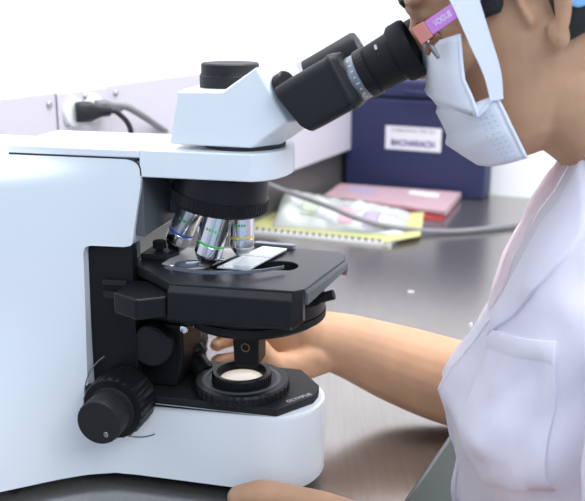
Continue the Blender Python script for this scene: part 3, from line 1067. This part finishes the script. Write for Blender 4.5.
def slab(name, pts, z0, z1, m, parent):
    b = NB(); prism_z(b, pts, z0, z1)
    for v in b.verts:
        v.co = SLM @ v.co
    return obj(name, b, m, parent, True, smooth=0)


c0, c1, c2, c3 = [np.array(stp_(*q)) for q in ((217, 268.2), (249, 270.6), (287, 250), (263, 247.5))]
slab('glass', [tuple(c0), tuple(c1), tuple(c2), tuple(c3)], ST + 0.0018, ST + 0.0029, m_slide, sl)
lerp = lambda a, b, t_: a * (1 - t_) + b * t_
slab('frosted_end', [tuple(lerp(c0, c3, 0.55)), tuple(lerp(c1, c2, 0.55)), tuple(c2), tuple(c3)], ST + 0.0029, ST + 0.0032, m_slide_lab, sl)
slab('cover_slip', [tuple(lerp(lerp(c0, c1, .3), lerp(c3, c2, .3), 0.12)), tuple(lerp(lerp(c0, c1, .85), lerp(c3, c2, .85), 0.12)), tuple(lerp(lerp(c0, c1, .85), lerp(c3, c2, .85), 0.5)), tuple(lerp(lerp(c0, c1, .3), lerp(c3, c2, .3), 0.5))], ST + 0.0029, ST + 0.0033, m_sec, sl)

# ================================================================== PERSON (built in the microscope's frame; faces -u)
pr = empty('person', P0 + MU * 0.28 + MV * 0.043 + np.array([0, 0, ZF]), -MA)
tag(pr, 'person in white coat, face mask and glasses leaning in to look through the eyepieces', 'person')


def pobj(name, bm, m, parent=None, **k):
    for v in bm.verts:
        v.co = SLM @ v.co
    return obj(name, bm, m, parent or pr, True, **k)


HS = 0.9
HP = rad(20)
HC = Vector((0.1845, 0.043, 0.3927))
HF = Vector((-math.cos(HP), 0, -math.sin(HP)))
HU = Vector((-math.sin(HP), 0, math.cos(HP)))


def hd_(a, c, b):
    """head frame: a forward, c to the near side, b up (life size; scaled by HS)"""
    return HC + HF * a * HS + Vector((0, -1, 0)) * c * HS + HU * b * HS


SL = [(0.137, 0.006, -0.022, 0.012), (0.131, 0.045, -0.052, 0.036), (0.118, 0.066, -0.074, 0.054), (0.098, 0.085, -0.090, 0.067), (0.07, 0.096, -0.099, 0.074),
      (0.045, 0.099, -0.101, 0.0765), (0.034, 0.0985, -0.101, 0.0765), (0.022, 0.0915, -0.100, 0.076), (0.008, 0.0905, -0.097, 0.0755), (-0.015, 0.0935, -0.090, 0.073), (-0.035, 0.0915, -0.078, 0.067),
      (-0.048, 0.0885, -0.066, 0.063), (-0.06, 0.0860, -0.052, 0.060), (-0.075, 0.0830, -0.035, 0.056), (-0.09, 0.0800, -0.015, 0.049), (-0.100, 0.072, 0.004, 0.039), (-0.107, 0.058, 0.018, 0.026)]


def head_ring(b, f, k, w, grow=0.0, N=48):
    ring = []
    mid = (f + k) / 2
    hl = (f - k) / 2 + grow
    for i in range(N):
        t = 2 * math.pi * i / N
        ct, st = math.cos(t), math.sin(t)
        e = 2 / 2.25
        a = math.copysign(abs(ct) ** e, ct)
        c = math.copysign(abs(st) ** e, st)
        # the widest part sits behind the middle of the skull, the face narrows forward
        nar = 1 - 0.16 * max(0, a) ** 1.5
        ring.append(hd_(mid + hl * a, (w + grow) * c * nar, b))
    return ring


body_bm = NB()
loft(body_bm, [head_ring(*s) for s in SL])
# nose, brow ridge, cheek, lips, chin
RotH = Matrix((HF, Vector((0, -1, 0)), HU)).transposed()
sc_ = lambda *r: tuple(x * HS for x in r)
capsule(body_bm, [hd_(0.090, 0, 0.030), hd_(0.0985, 0, 0.008), hd_(0.106, 0, -0.012)], sc_(0.006, 0.0075, 0.0085))
for s in (-1, 1):
    ellipsoid(body_bm, hd_(0.099, s * 0.010, -0.016), sc_(0.009, 0.0075, 0.007), RotH)
    ellipsoid(body_bm, hd_(0.080, s * 0.034, 0.041), sc_(0.014, 0.022, 0.008), RotH)
    ellipsoid(body_bm, hd_(0.0715, s * 0.031, 0.026), sc_(0.0135, 0.0150, 0.0085), RotH)
    ellipsoid(body_bm, hd_(0.066, s * 0.045, -0.008), sc_(0.022, 0.020, 0.018), RotH)
ellipsoid(body_bm, hd_(0.088, 0, -0.042), sc_(0.008, 0.024, 0.006), RotH)
ellipsoid(body_bm, hd_(0.085, 0, -0.054), sc_(0.008, 0.021, 0.006), RotH)
ellipsoid(body_bm, hd_(0.071, 0, -0.086), sc_(0.012, 0.018, 0.014), RotH)
# ears
for s in (-1, 1):
    rim = [hd_(0.006, s * 0.076, -0.006), hd_(0.009, s * 0.080, 0.016), hd_(0.004, s * 0.085, 0.032), hd_(-0.008, s * 0.089, 0.038), hd_(-0.021, s * 0.091, 0.030), hd_(-0.024, s * 0.090, 0.010), hd_(-0.017, s * 0.085, -0.010), hd_(-0.009, s * 0.080, -0.022)]
    capsule(body_bm, rim, sc_(0.003, 0.0035, 0.004, 0.004, 0.004, 0.004, 0.0045, 0.0055))
    ellipsoid(body_bm, hd_(-0.010, s * 0.078, -0.020), sc_(0.0085, 0.0045, 0.012), RotH)
    ellipsoid(body_bm, hd_(-0.017, s * 0.0775, 0.012), sc_(0.007, 0.0035, 0.020), RotH)
    ellipsoid(body_bm, hd_(0.006, s * 0.075, -0.002), sc_(0.0045, 0.005, 0.008), RotH)
    capsule(body_bm, [hd_(-0.012, s * 0.080, -0.014), hd_(-0.016, s * 0.084, 0.006), hd_(-0.012, s * 0.085, 0.022)], sc_(0.003, 0.003, 0.003))
# neck
nk = []
for c, hu, hv in (((0.185, 0.043, 0.360), 0.052, 0.054), ((0.212, 0.043, 0.342), 0.050, 0.053), ((0.240, 0.043, 0.322), 0.050, 0.054), ((0.268, 0.043, 0.296), 0.055, 0.060), ((0.286, 0.043, 0.262), 0.062, 0.080), ((0.292, 0.043, 0.225), 0.068, 0.110), ((0.290, 0.043, 0.16), 0.075, 0.130), ((0.285, 0.043, 0.06), 0.075, 0.120), ((0.28, 0.043, -0.2), 0.075, 0.115)):
    ax = Vector((0.75, 0, -0.66)) if c[2] > 0.28 else Vector((0.25, 0, -0.97)) if c[2] > 0.2 else Vector((0, 0, -1))
    x_ = Vector((0, 1, 0)); y_ = ax.cross(x_)
    nk.append([Vector(c) + x_ * hv * math.cos(2 * math.pi * i / 40) + y_ * hu * math.sin(2 * math.pi * i / 40) for i in range(40)])
loft(body_bm, nk)
# far (right) arm: shoulder, elbow on the worktop, forearm reaching behind the base
capsule(body_bm, [(0.280, 0.175, 0.200), (0.262, 0.200, 0.130), (0.225, 0.188, 0.066), (0.198, 0.177, 0.034)], [0.045, 0.044, 0.042, 0.040])
capsule(body_bm, [(0.205, 0.178, 0.033), (0.140, 0.179, 0.0370), (0.078, 0.188, 0.0480), (0.030, 0.181, 0.0650), (0.003, 0.174, 0.0730)], [0.040, 0.0425, 0.0395, 0.0325, 0.0290], 24)
# right hand: palm towards the microscope, fingers round the far focus knob
ellipsoid(body_bm, (-0.012, 0.167, 0.0705), (0.027, 0.0145, 0.032), Matrix.Rotation(rad(-14), 3, 'Y'), 28, 18)
ellipsoid(body_bm, (-0.032, 0.165, 0.0680), (0.028, 0.0135, 0.035), Matrix.Rotation(rad(-10), 3, 'Y'), 28, 18)
capsule(body_bm, [(0.004, 0.156, 0.060), (-0.016, 0.145, 0.055), (-0.032, 0.139, 0.058)], [0.0155, 0.0150, 0.0115])
RF = [((-0.050, 0.162, 0.100), (-0.078, 0.166, 0.106), (-0.100, 0.158, 0.107), (-0.112, 0.148, 0.104), 0.0084),
      ((-0.054, 0.164, 0.084), (-0.080, 0.170, 0.088), (-0.096, 0.162, 0.087), (-0.1005, 0.148, 0.0860), 0.0086),
      ((-0.052, 0.164, 0.068), (-0.078, 0.168, 0.070), (-0.094, 0.158, 0.0695), (-0.1005, 0.144, 0.0690), 0.0082),
      ((-0.046, 0.162, 0.053), (-0.072, 0.162, 0.051), (-0.090, 0.153, 0.0515), (-0.101, 0.143, 0.0525), 0.0074)]
for a, b, c, d, r in RF:
    capsule(body_bm, [(-0.020, 0.166, a[2] * 0.55 + 0.068 * 0.45), a, b, c, d], [r * 1.25, r * 1.15, r * 1.02, r * 0.95, r * 0.82])
capsule(body_bm, [(0.000, 0.153, 0.062), (-0.024, 0.140, 0.053), (-0.041, 0.134, 0.062), (-0.052, 0.133, 0.076)], [0.0150, 0.0130, 0.0105, 0.0088])
# near (left) arm and hand on the worktop at the foot of the base
capsule(body_bm, [(0.285, -0.105, 0.195), (0.292, -0.150, 0.120), (0.290, -0.185, 0.050)], [0.046, 0.042, 0.038])
capsule(body_bm, [(0.292, -0.185, 0.042), (0.225, -0.160, 0.036), (0.160, -0.118, 0.028), (0.118, -0.090, 0.0205)], [0.037, 0.038, 0.031, 0.0245], 24)
ellipsoid(body_bm, (0.095, -0.078, 0.010), (0.036, 0.030, 0.0150), Matrix.Rotation(rad(-32), 3, 'Z'), 28, 18)
ellipsoid(body_bm, (0.066, -0.070, 0.009), (0.036, 0.036, 0.0140), Matrix.Rotation(rad(-25), 3, 'Z'), 28, 18)
LF = [((0.040, -0.053, 0.010), (0.006, -0.0560, 0.013), (-0.018, -0.0580, 0.008), (-0.033, -0.0590, 0.001), 0.0084),
      ((0.036, -0.070, 0.010), (-0.002, -0.0760, 0.014), (-0.030, -0.0790, 0.008), (-0.046, -0.0800, 0.001), 0.0086),
      ((0.040, -0.087, 0.009), (0.006, -0.0960, 0.013), (-0.020, -0.1000, 0.008), (-0.036, -0.1020, 0.000), 0.0082),
      ((0.050, -0.102, 0.007), (0.022, -0.1130, 0.010), (0.003, -0.1180, 0.005), (-0.008, -0.1210, -0.001), 0.0072)]
for a, b, c, d, r in LF:
    capsule(body_bm, [(0.072, a[1] * 0.7 - 0.022, 0.010), a, b, c, d], [r * 1.25, r * 1.12, r * 1.04, r * 0.96, r * 0.84])
capsule(body_bm, [(0.092, -0.056, 0.012), (0.052, -0.034, 0.010), (0.022, -0.0245, 0.0105), (-0.006, -0.0235, 0.0100), (-0.026, -0.0235, 0.0055)], [0.0165, 0.0145, 0.0118, 0.0128, 0.0102], 20)

bmesh.ops.recalc_face_normals(body_bm, faces=body_bm.faces)
for v in body_bm.verts:
    v.co = SLM @ v.co
tmp = bpy.data.meshes.new('tmp_body'); body_bm.to_mesh(tmp); body_bm.free()
to = bpy.data.objects.new('tmp_body', tmp); COL.objects.link(to)
md = to.modifiers.new('r', 'REMESH'); md.mode = 'VOXEL'; md.voxel_size = 0.0019
md = to.modifiers.new('s', 'SMOOTH'); md.factor = 0.5; md.iterations = 7
dg = bpy.context.evaluated_depsgraph_get()
bme = bpy.data.meshes.new_from_object(to.evaluated_get(dg))
bpy.data.objects.remove(to)
bme.name = 'body'
bme.materials.clear()
person_body = link('body', bme, m_skin, pr, True, smooth=180)

# fingernails
for a, b_, c, d, r in LF:
    d0 = (Vector(d) - Vector(c)).normalized()
    sd = d0.cross(Vector((0, 0, 1))).normalized()
    nn = sd.cross(d0)
    b = NB()
    ellipsoid(b, Vector(d) + d0 * 0.001 + nn * r * 0.76, (0.0058, r * 0.60, 0.0014), Matrix((d0, sd, nn)).transposed(), 16, 10)
    pobj('fingernail', b, m_nail, smooth=180)

# eyes (behind the glasses, above the mask)
for s in (-1, 1):
    b = NB(); ellipsoid(b, hd_(0.0710, s * 0.031, 0.020), sc_(0.0115, 0.0122, 0.0100), RotH, 20, 12)
    e_ = pobj('eye', b, m_eye, smooth=180)
    b = NB(); ellipsoid(b, hd_(0.0800, s * 0.031, 0.020), sc_(0.0032, 0.0055, 0.0055), RotH, 16, 10)
    pobj('iris', b, m_iris, e_, smooth=180)
    b = NB()
    capsule(b, [hd_(0.0965, s * 0.012, 0.0390), hd_(0.0955, s * 0.030, 0.0440), hd_(0.0815, s * 0.050, 0.0400)], sc_(0.0022, 0.0026, 0.0014), 8)
    pobj('eyebrow', b, m_hair)
    b = NB()
    for k in range(12):
        y0 = 0.020 + 0.002 * k
        p = hd_(0.0820 - 0.0006 * abs(k - 4), s * y0, 0.0215)
        q = hd_(0.0910 - 0.0012 * k, s * (y0 + 0.003), 0.0225)
        tube(b, [p, q], [0.0005, 0.0002], 5)
    pobj('eyelashes', b, m_hair)

# hair and cap
def shell(name, m, grow, lim, bmin, bmax, thick):
    b = NB()
    sl = sorted(SL, key=lambda s: s[0])
    bs = [s[0] for s in sl]
    nb, nc = 22, 96
    VV = []
    for i in range(nb + 1):
        row = []
        for j in range(nc):
            t = 2 * math.pi * j / nc
            ang = abs((t + math.pi) % (2 * math.pi) - math.pi)
            lo = max(bmin, lim(ang))
            bb = lo + (bmax - lo) * (i / nb) ** 1.1
            f = float(np.interp(bb, bs, [q[1] for q in sl])); k = float(np.interp(bb, bs, [q[2] for q in sl])); w = float(np.interp(bb, bs, [q[3] for q in sl]))
            g = grow(bb) if callable(grow) else grow
            row.append(b.verts.new(head_ring(bb, f, k, w, g, nc)[j]))
        VV.append(row)
    for i in range(nb):
        for j in range(nc):
            jj = (j + 1) % nc
            face(b, (VV[i][j], VV[i][jj], VV[i + 1][jj], VV[i + 1][j]))
    face(b, VV[-1])
    return pobj(name, b, m, smooth=180, solid=thick, sub=1)


def hairline(ang):
    d = math.degrees(ang)
    if d < 50: return 0.088
    if d < 62: return 0.088 - (d - 50) / 12 * 0.078
    if d < 82: return 0.008
    if d < 97: return 0.036
    if d < 122: return -0.028 + (d - 97) / 25 * 0.008
    return -0.020


shell('hair', m_hair, 0.0050, hairline, -0.07, 0.137, 0.004)


def capline(ang):
    d = math.degrees(ang)
    return 0.074 if d < 45 else 0.074 - (d - 45) / 45 * 0.036 if d < 90 else max(-0.007, 0.038 - (d - 90) / 10 * 0.045) if d < 130 else -0.007 - (d - 130) / 50 * 0.012


shell('surgical_cap', m_cap, lambda bb: 0.011 + 0.010 * math.sin(max(0, bb) / 0.14 * math.pi), capline, -0.02, 0.137, 0.0015)

# mask: rows from midline to the near edge, mirrored to the far side
CL = 0.043
MR = [((423, 44), (459, 34)), ((425, 66), (464, 80)), ((428, 87), (479, 116)), ((441, 108), (496, 95)), ((450, 139), (511, 127)), ((476, 161), (526, 158))]
NV = [-0.031, -0.0315, -0.033, -0.035, -0.034, -0.026]
rowsM = []
nsub = 6
for i in range(len(MR) - 1):
    for k in range(nsub + (1 if i == len(MR) - 2 else 0)):
        t = k / nsub
        M0 = np.array(MR[i][0]) * (1 - t) + np.array(MR[i + 1][0]) * t
        N0 = np.array(MR[i][1]) * (1 - t) + np.array(MR[i + 1][1]) * t
        nv = NV[i] * (1 - t) + NV[i + 1] * t
        pm = Vector(onv(M0[0], M0[1], CL)); pn = Vector(onv(N0[0], N0[1], nv))
        fold = 0.0040 * (1 - t) if i in (3, 4) else 0.0022 * (1 - t) if i == 2 else 0.0
        out = (HF - HU * 0.4).normalized()
        c1 = Vector((pm.x * 0.97 + pn.x * 0.03, CL - 0.034, pm.z * 0.97 + pn.z * 0.03))
        c2 = Vector((pm.x * 0.55 + pn.x * 0.45, nv + 0.004, pm.z * 0.55 + pn.z * 0.45))
        row = []
        for j in range(19):
            s = j / 18
            p = pm * (1 - s) ** 3 + c1 * 3 * s * (1 - s) ** 2 + c2 * 3 * s * s * (1 - s) + pn * s ** 3
            fo = fold * (1 - s) ** 0.5
            p = p + out * fo + Vector((0, -1, 0)) * fo * s * 0.8
            wv = noise.noise(Vector((p.x * 60, p.y * 60, p.z * 60))) * 0.0008
            row.append(p + out * wv)
        far = [Vector((p.x, 2 * CL - p.y, p.z)) for p in row[:0:-1]]
        rowsM.append(far + row)
b = NB(); loft(b, rowsM, closed=False)
mask = pobj('face_mask', b, m_mask, smooth=180, solid=0.0007)
# hem along the near and far edges, and the stitched dimples
for sgn in (0, 1):
    b = NB()
    e = [r[-1] if sgn == 0 else r[0] for r in rowsM]
    e2 = [r[-2] if sgn == 0 else r[1] for r in rowsM]
    pts = [p + Vector((0, -0.0006 if sgn == 0 else 0.0006, 0)) for p in e]
    tube(b, pts, 0.0013, 8)
    pobj('mask_hem', b, m_strap, mask, smooth=180)
b = NB()
for r in range(3):
    for k in range(11):
        row = rowsM[min(len(rowsM) - 1, 3 * nsub + 1 + k)]
        p = row[-2 - r].lerp(row[-3 - r], 0.5)
        q = row[-1 - r] - row[-3 - r]
        d = q.normalized()
        nrm = Vector((-0.45, -1, -0.1)).normalized()
        obox(b, p + nrm * 0.0009, d, nrm.cross(d), nrm, 0.0012, 0.0008, 0.0004)
pobj('stitch_dots', b, mat('stitch_blue', (0.42, 0.55, 0.75), 0.7), mask, smooth=0)


def ribbon(name, pts, nrm, width, m, parent, th=0.0012, twist=None):
    b = NB()
    q = spline([tuple(p) for p in pts], 8)
    ws = width if callable(width) else (lambda s: width)
    rings = []
    for i, p in enumerate(q):
        p = Vector(p)
        d = Vector(q[min(i + 1, len(q) - 1)]) - Vector(q[max(i - 1, 0)])
        d.normalize()
        n_ = Vector(nrm) if not callable(nrm) else nrm(i / (len(q) - 1))
        sd = n_.cross(d).normalized()
        w_ = ws(i / (len(q) - 1)) / 2
        nn = d.cross(sd).normalized()
        rings.append([p - sd * w_ - nn * th / 2, p + sd * w_ - nn * th / 2, p + sd * w_ + nn * th / 2, p - sd * w_ + nn * th / 2])
    loft(b, rings)
    return pobj(name, b, m, parent, smooth=40)


for sgn in (0, 1):
    P = [onv(497, 100, -0.0375), onv(492, 72, -0.0375), onv(480, 40, -0.0365), onv(467, 5, -0.0345), onv(458, -18, -0.0315), onv(452, -45, -0.022), onv(452, -75, -0.004)]
    if sgn:
        P = [(p[0], 2 * CL - p[1], p[2]) for p in P]
    ribbon('mask_strap', P, (0, -1 if sgn == 0 else 1, 0), lambda s: 0.0085 + 0.0095 * min(1, s * 1.8), m_strap, mask, 0.0016)

# glasses
gl = empty('glasses_hold', (0, 0, 0)); bpy.data.objects.remove(gl)
gd = (Vector(onv(455, 9, -0.0325)) - Vector(onv(429, 27.5, -0.0325))).normalized()
b = NB()
glv = 0.0325
rims = []
gu = Vector((-0.5, 0, 0.86))
hinge = Vector(onv(421, 34, -0.0325))
# frame front: two rims across the face
fr_dn = Vector((0.30, 0, -0.95)).normalized()
for s in (-1, 1):
    c = Vector((hinge.x + 0.004, CL + s * -0.033, hinge.z - 0.008)) + fr_dn * 0.006
    loop = []
    for i in range(33):
        t = 2 * math.pi * i / 32
        cx = math.copysign(abs(math.cos(t)) ** 0.75, math.cos(t)); cy = math.copysign(abs(math.sin(t)) ** 0.75, math.sin(t))
        loop.append(c + Vector((0, 1, 0)) * cx * 0.0265 + fr_dn * cy * 0.0155 + Vector((0.010, 0, 0)) * (abs(cx * 0.0265 - s * 0.008) / 0.0265) ** 2 * 0.6)
    tube(b, loop, 0.0016, 8)
tube(b, [Vector((hinge.x + 0.004, CL - 0.008, hinge.z - 0.006)), Vector((hinge.x, CL, hinge.z - 0.003)), Vector((hinge.x + 0.004, CL + 0.008, hinge.z - 0.006))], 0.0018, 8)
glasses = pobj('glasses', b, m_dkframe, smooth=180)
for sgn in (0, 1):
    mir = (lambda p: p) if sgn == 0 else (lambda p: Vector((p.x, 2 * CL - p.y, p.z)))
    # purple temple
    gx = gd; gy = Vector((0, 1, 0)); gz = gx.cross(gy); gz = gz if gz.z > 0 else -gz
    t0 = Vector(onv(428.5, 28.5, -0.0325)); t1 = Vector(onv(456, 9.5, -0.0330)); t2 = t1 + gd * 0.045 + Vector((0, 0.002, 0)); t3 = t2 + gd * 0.016 + Vector((0.008, 0.002, -0.016))
    b = NB()
    rings = []
    for p, h, th in ((t0, 0.0105, 0.003), (t1, 0.0098, 0.003), (t2, 0.0075, 0.003), (t3, 0.006, 0.003)):
        rings.append([mir(p + gz * h / 2 * i + Vector((0, th / 2 * j, 0))) for i, j in ((-1, -1), (1, -1), (1, 1), (-1, 1))])
    loft(b, rings)
    pobj('temple_arm', b, m_purple, glasses, smooth=0, bevel=0.0006)
    b = NB()
    c0_, c1_ = Vector(onv(416.5, 37, -0.0325)), t0
    rings = []
    for p, h in ((c0_, 0.0125), (c1_, 0.0122)):
        rings.append([mir(p + gz * h / 2 * i + Vector((0, 0.0022 * j, 0))) for i, j in ((-1, -1), (1, -1), (1, 1), (-1, 1))])
    loft(b, rings)
    pobj('end_piece', b, m_coral, glasses, smooth=0, bevel=0.0007)
    b = NB()
    a0_, a1_ = Vector(onv(428, 41, -0.0300)), Vector(onv(436, 36, -0.0300))
    a2_ = Vector(onv(438, 57, -0.0300))
    capsule(b, [mir(a0_), mir(a0_.lerp(a2_, 0.5)), mir(a2_)], [0.0022, 0.0018, 0.0014], 8)
    pobj('nose_pad_arm', b, m_dkchrome, glasses)
    b = NB()
    capsule(b, [mir(a1_), mir(a1_ + Vector((-0.004, 0.001, -0.006))), mir(a1_ + Vector((-0.005, 0.002, -0.011)))], [0.0035, 0.003, 0.002], 8)
    pobj('rim_corner', b, m_tort, glasses)
    if sgn == 0:
        text_mesh('temple_lettering', 'VOGUE', 0.0056, SLM @ frame_m(t0.lerp(t1, 0.52) + Vector((0, -0.0017, 0)), gd, gz), m_strap, glasses, True, 0.0002, 1.0, 0.0, 0.0135)

# ------------------------------------------------------------------ coat
TC = [  # w, front u, back u, half width, centre v, twist
    (0.305, 0.226, 0.330, 0.060, 0.043), (0.285, 0.214, 0.345, 0.082, 0.043), (0.262, 0.203, 0.358, 0.122, 0.043), (0.240, 0.192, 0.368, 0.150, 0.043), (0.215, 0.181, 0.374, 0.166, 0.043),
    (0.185, 0.172, 0.380, 0.170, 0.043), (0.155, 0.160, 0.384, 0.168, 0.043), (0.125, 0.143, 0.386, 0.164, 0.043), (0.103, 0.132, 0.387, 0.160, 0.043), (0.070, 0.143, 0.386, 0.156, 0.043),
    (0.030, 0.150, 0.384, 0.152, 0.043), (-0.03, 0.150, 0.382, 0.150, 0.043), (-0.10, 0.146, 0.384, 0.154, 0.043), (-0.20, 0.130, 0.395, 0.172, 0.043), (-0.30, 0.105, 0.410, 0.190, 0.043)]
NT = 96


def torso_pt(w, th, grow=0.0):
    ws = [t_[0] for t_ in TC][::-1]
    g_ = lambda k: float(np.interp(w, ws, [t_[k] for t_ in TC][::-1]))
    uf, ub, hv, cv = g_(1), g_(2), g_(3), g_(4)
    cu = (uf + ub) / 2
    hu = (ub - uf) / 2
    ct, st = math.cos(th), math.sin(th)
    e = 2 / 2.35
    a = math.copysign(abs(ct) ** e, ct)
    c = math.copysign(abs(st) ** e, st)
    return Vector((cu - (hu + grow) * a, cv - (hv + grow) * c, w))


def wrinkle(p):
    v = Vector((p.x * 14, p.y * 14, p.z * 5.0))
    n1 = noise.noise(v + Vector((3, 1, 7)))
    n2 = noise.noise(Vector(((p.x * 0.5 + p.z * 0.87) * 9, (p.x * 0.87 - p.z * 0.5) * 34, p.y * 22)) + Vector((9, 2, 4)))
    n3 = noise.noise(Vector((p.x * 55 + p.z * 30, p.y * 55, p.z * 40)) + Vector((1, 8, 2)))
    return n1 * 0.0045 + (abs(n2) - 0.25) * 0.0110 + n3 * 0.0016


def coat_pt(w, th, grow=0.0):
    p = torso_pt(w, th)
    q = torso_pt(w, th + 0.02)
    d = (q - p).normalized()
    n_ = d.cross(Vector((0, 0, 1)))
    c = Vector(((torso_pt(w, 0).x + torso_pt(w, math.pi).x) / 2, 0.043, w))
    if n_.dot(p - c) < 0:
        n_ = -n_
    k = 1.0 if w < 0.26 else max(0.0, (0.30 - w) / 0.04)
    return p + n_ * (wrinkle(p) * k + grow)


b = NB()
rows = []
nw = 90
for i in range(nw + 1):
    w = 0.305 + (-0.30 - 0.305) * i / nw
    rows.append([coat_pt(w, 2 * math.pi * j / NT) for j in range(NT)])
loft(b, rows, cap0=False, cap1=True)
coat = pobj('coat', b, m_coat, smooth=180)


def coat_patch(name, poly_fn, nu, nv_, m, parent, grow, thick, **k):
    """surface strip laid on the coat: poly_fn(s, t) -> (w, theta)"""
    b = NB()
    g0, g1 = [[[coat_pt(*poly_fn(i / nu, j / nv_), g - (0.0012 if g > grow and (i in (0, nu) or j in (0, nv_)) else 0)) for j in range(nv_ + 1)] for i in range(nu + 1)] for g in (grow - 0.004, grow + thick)]
    rings = []
    for i in range(nu + 1):
        rings.append(g0[i] + g1[i][::-1])
    loft(b, rings)
    return pobj(name, b, m, parent, smooth=60, **k)


# theta 0 = front midline, positive towards the near (left) side
def bil(a, b_, c, d):
    return lambda s, t: (a[0] * (1 - s) * (1 - t) + b_[0] * (1 - s) * t + c[0] * s * t + d[0] * s * (1 - t), a[1] * (1 - s) * (1 - t) + b_[1] * (1 - s) * t + c[1] * s * t + d[1] * s * (1 - t))


# inside facing seen in the V, far lapel, near lapel
coat_patch('inner_facing', bil((0.300, 0.10), (0.298, 0.62), (0.172, 0.20), (0.172, 0.06)), 16, 12, m_blouse, coat, 0.0008, 0.001)
coat_patch('far_lapel', bil((0.303, -0.85), (0.299, 0.27), (0.172, 0.10), (0.160, -0.30)), 20, 10, m_lapel, coat, 0.0020, 0.0020)
coat_patch('near_lapel', bil((0.297, 0.46), (0.262, 0.88), (0.165, 0.33), (0.172, 0.11)), 20, 10, m_coat, coat, 0.0020, 0.0022)
# collar band round the neck
b = NB()
R = []
for i in range(6):
    t = i / 5
    R.append([])
    for j in range(61):
        th = -math.pi + 2 * math.pi * j / 60
        p = torso_pt(0.303, th)
        c = Vector((0.278, 0.043, 0.303))
        d = (p - c)
        h = 0.016 + 0.016 * (1 - math.cos(th)) / 2
        prof = [(1.0, 0.0), (0.97, 0.5), (0.98, 0.9), (1.02, 1.0), (1.10, 0.85), (1.20, 0.2)][i]
        R[-1].append(c + d * prof[0] + Vector((0.012 * prof[1], 0, (h * prof[1]) - (0.012 if i == 5 else 0))))
loft(b, R, closed=False)
pobj('collar', b, m_lapel, coat, smooth=180, solid=0.0018)
# placket edge flap, down the front
coat_patch('front_placket', bil((0.165, -0.10), (0.165, 0.14), (-0.25, 0.12), (-0.25, -0.14)), 40, 6, m_coat, coat, 0.0006, 0.0022)
# breast pocket with hem
PK = [(0.169, 0.33), (0.191, 0.92), (0.094, 1.27), (0.066, 0.62)]
pk = coat_patch('breast_pocket', bil(*PK), 18, 18, m_coat, coat, 0.0010, 0.0018)
coat_patch('pocket_hem', bil((0.170, 0.325), (0.192, 0.925), (0.178, 0.97), (0.156, 0.365)), 4, 18, m_coat, coat, 0.0026, 0.0010)
# buttons down the placket
for w in (0.14, 0.055, -0.03, -0.12):
    p = coat_pt(w, -0.05, 0.0030)
    b = NB(); lathe(b, [(0.0055, -0.001), (0.0058, 0.0006), (0.005, 0.0016), (0.003, 0.0012), (0, 0.0012)], p, (-1, -0.1, 0), 20)
    pobj('button', b, m_button, coat)
# sleeves
def sleeve(pts, radii, seed):
    b = NB()
    q = spline([tuple(p) + (r,) for p, r in zip(pts, radii)], 8)
    P = [Vector(p[:3]) for p in q]
    x, y, _ = basis(P[1] - P[0])
    rings = []
    for i in range(len(P)):
        t = (P[min(i + 1, len(P) - 1)] - P[max(i - 1, 0)]).normalized()
        x = (x - t * x.dot(t)).normalized(); y = t.cross(x)
        ring = []
        for k in range(40):
            a = 2 * math.pi * k / 40
            d = x * math.cos(a) + y * math.sin(a)
            p = P[i] + d * q[i][3]
            ring.append(p + d * (noise.noise(p * 22 + Vector((seed, 0, 0))) * 0.006 + noise.noise(p * 50 + Vector((seed, 3, 0))) * 0.002))
        rings.append(ring)
    inner = [[P[-1 - m_] + (v - P[-1 - m_]) * 0.955 for v in rings[-1 - m_]] for m_ in range(3)]
    loft(b, rings + inner, cap0=True, cap1=False)
    return pobj('sleeve', b, m_coat, coat, smooth=180)


sleeve([(0.290, -0.075, 0.212), (0.290, -0.118, 0.180), (0.288, -0.148, 0.120), (0.287, -0.176, 0.060), (0.283, -0.184, 0.035)], [0.060, 0.062, 0.060, 0.057, 0.058], 2)
sleeve([(0.290, 0.165, 0.212), (0.280, 0.185, 0.170), (0.262, 0.200, 0.125), (0.235, 0.190, 0.082), (0.222, 0.184, 0.066)], [0.060, 0.058, 0.055, 0.053, 0.054], 5)
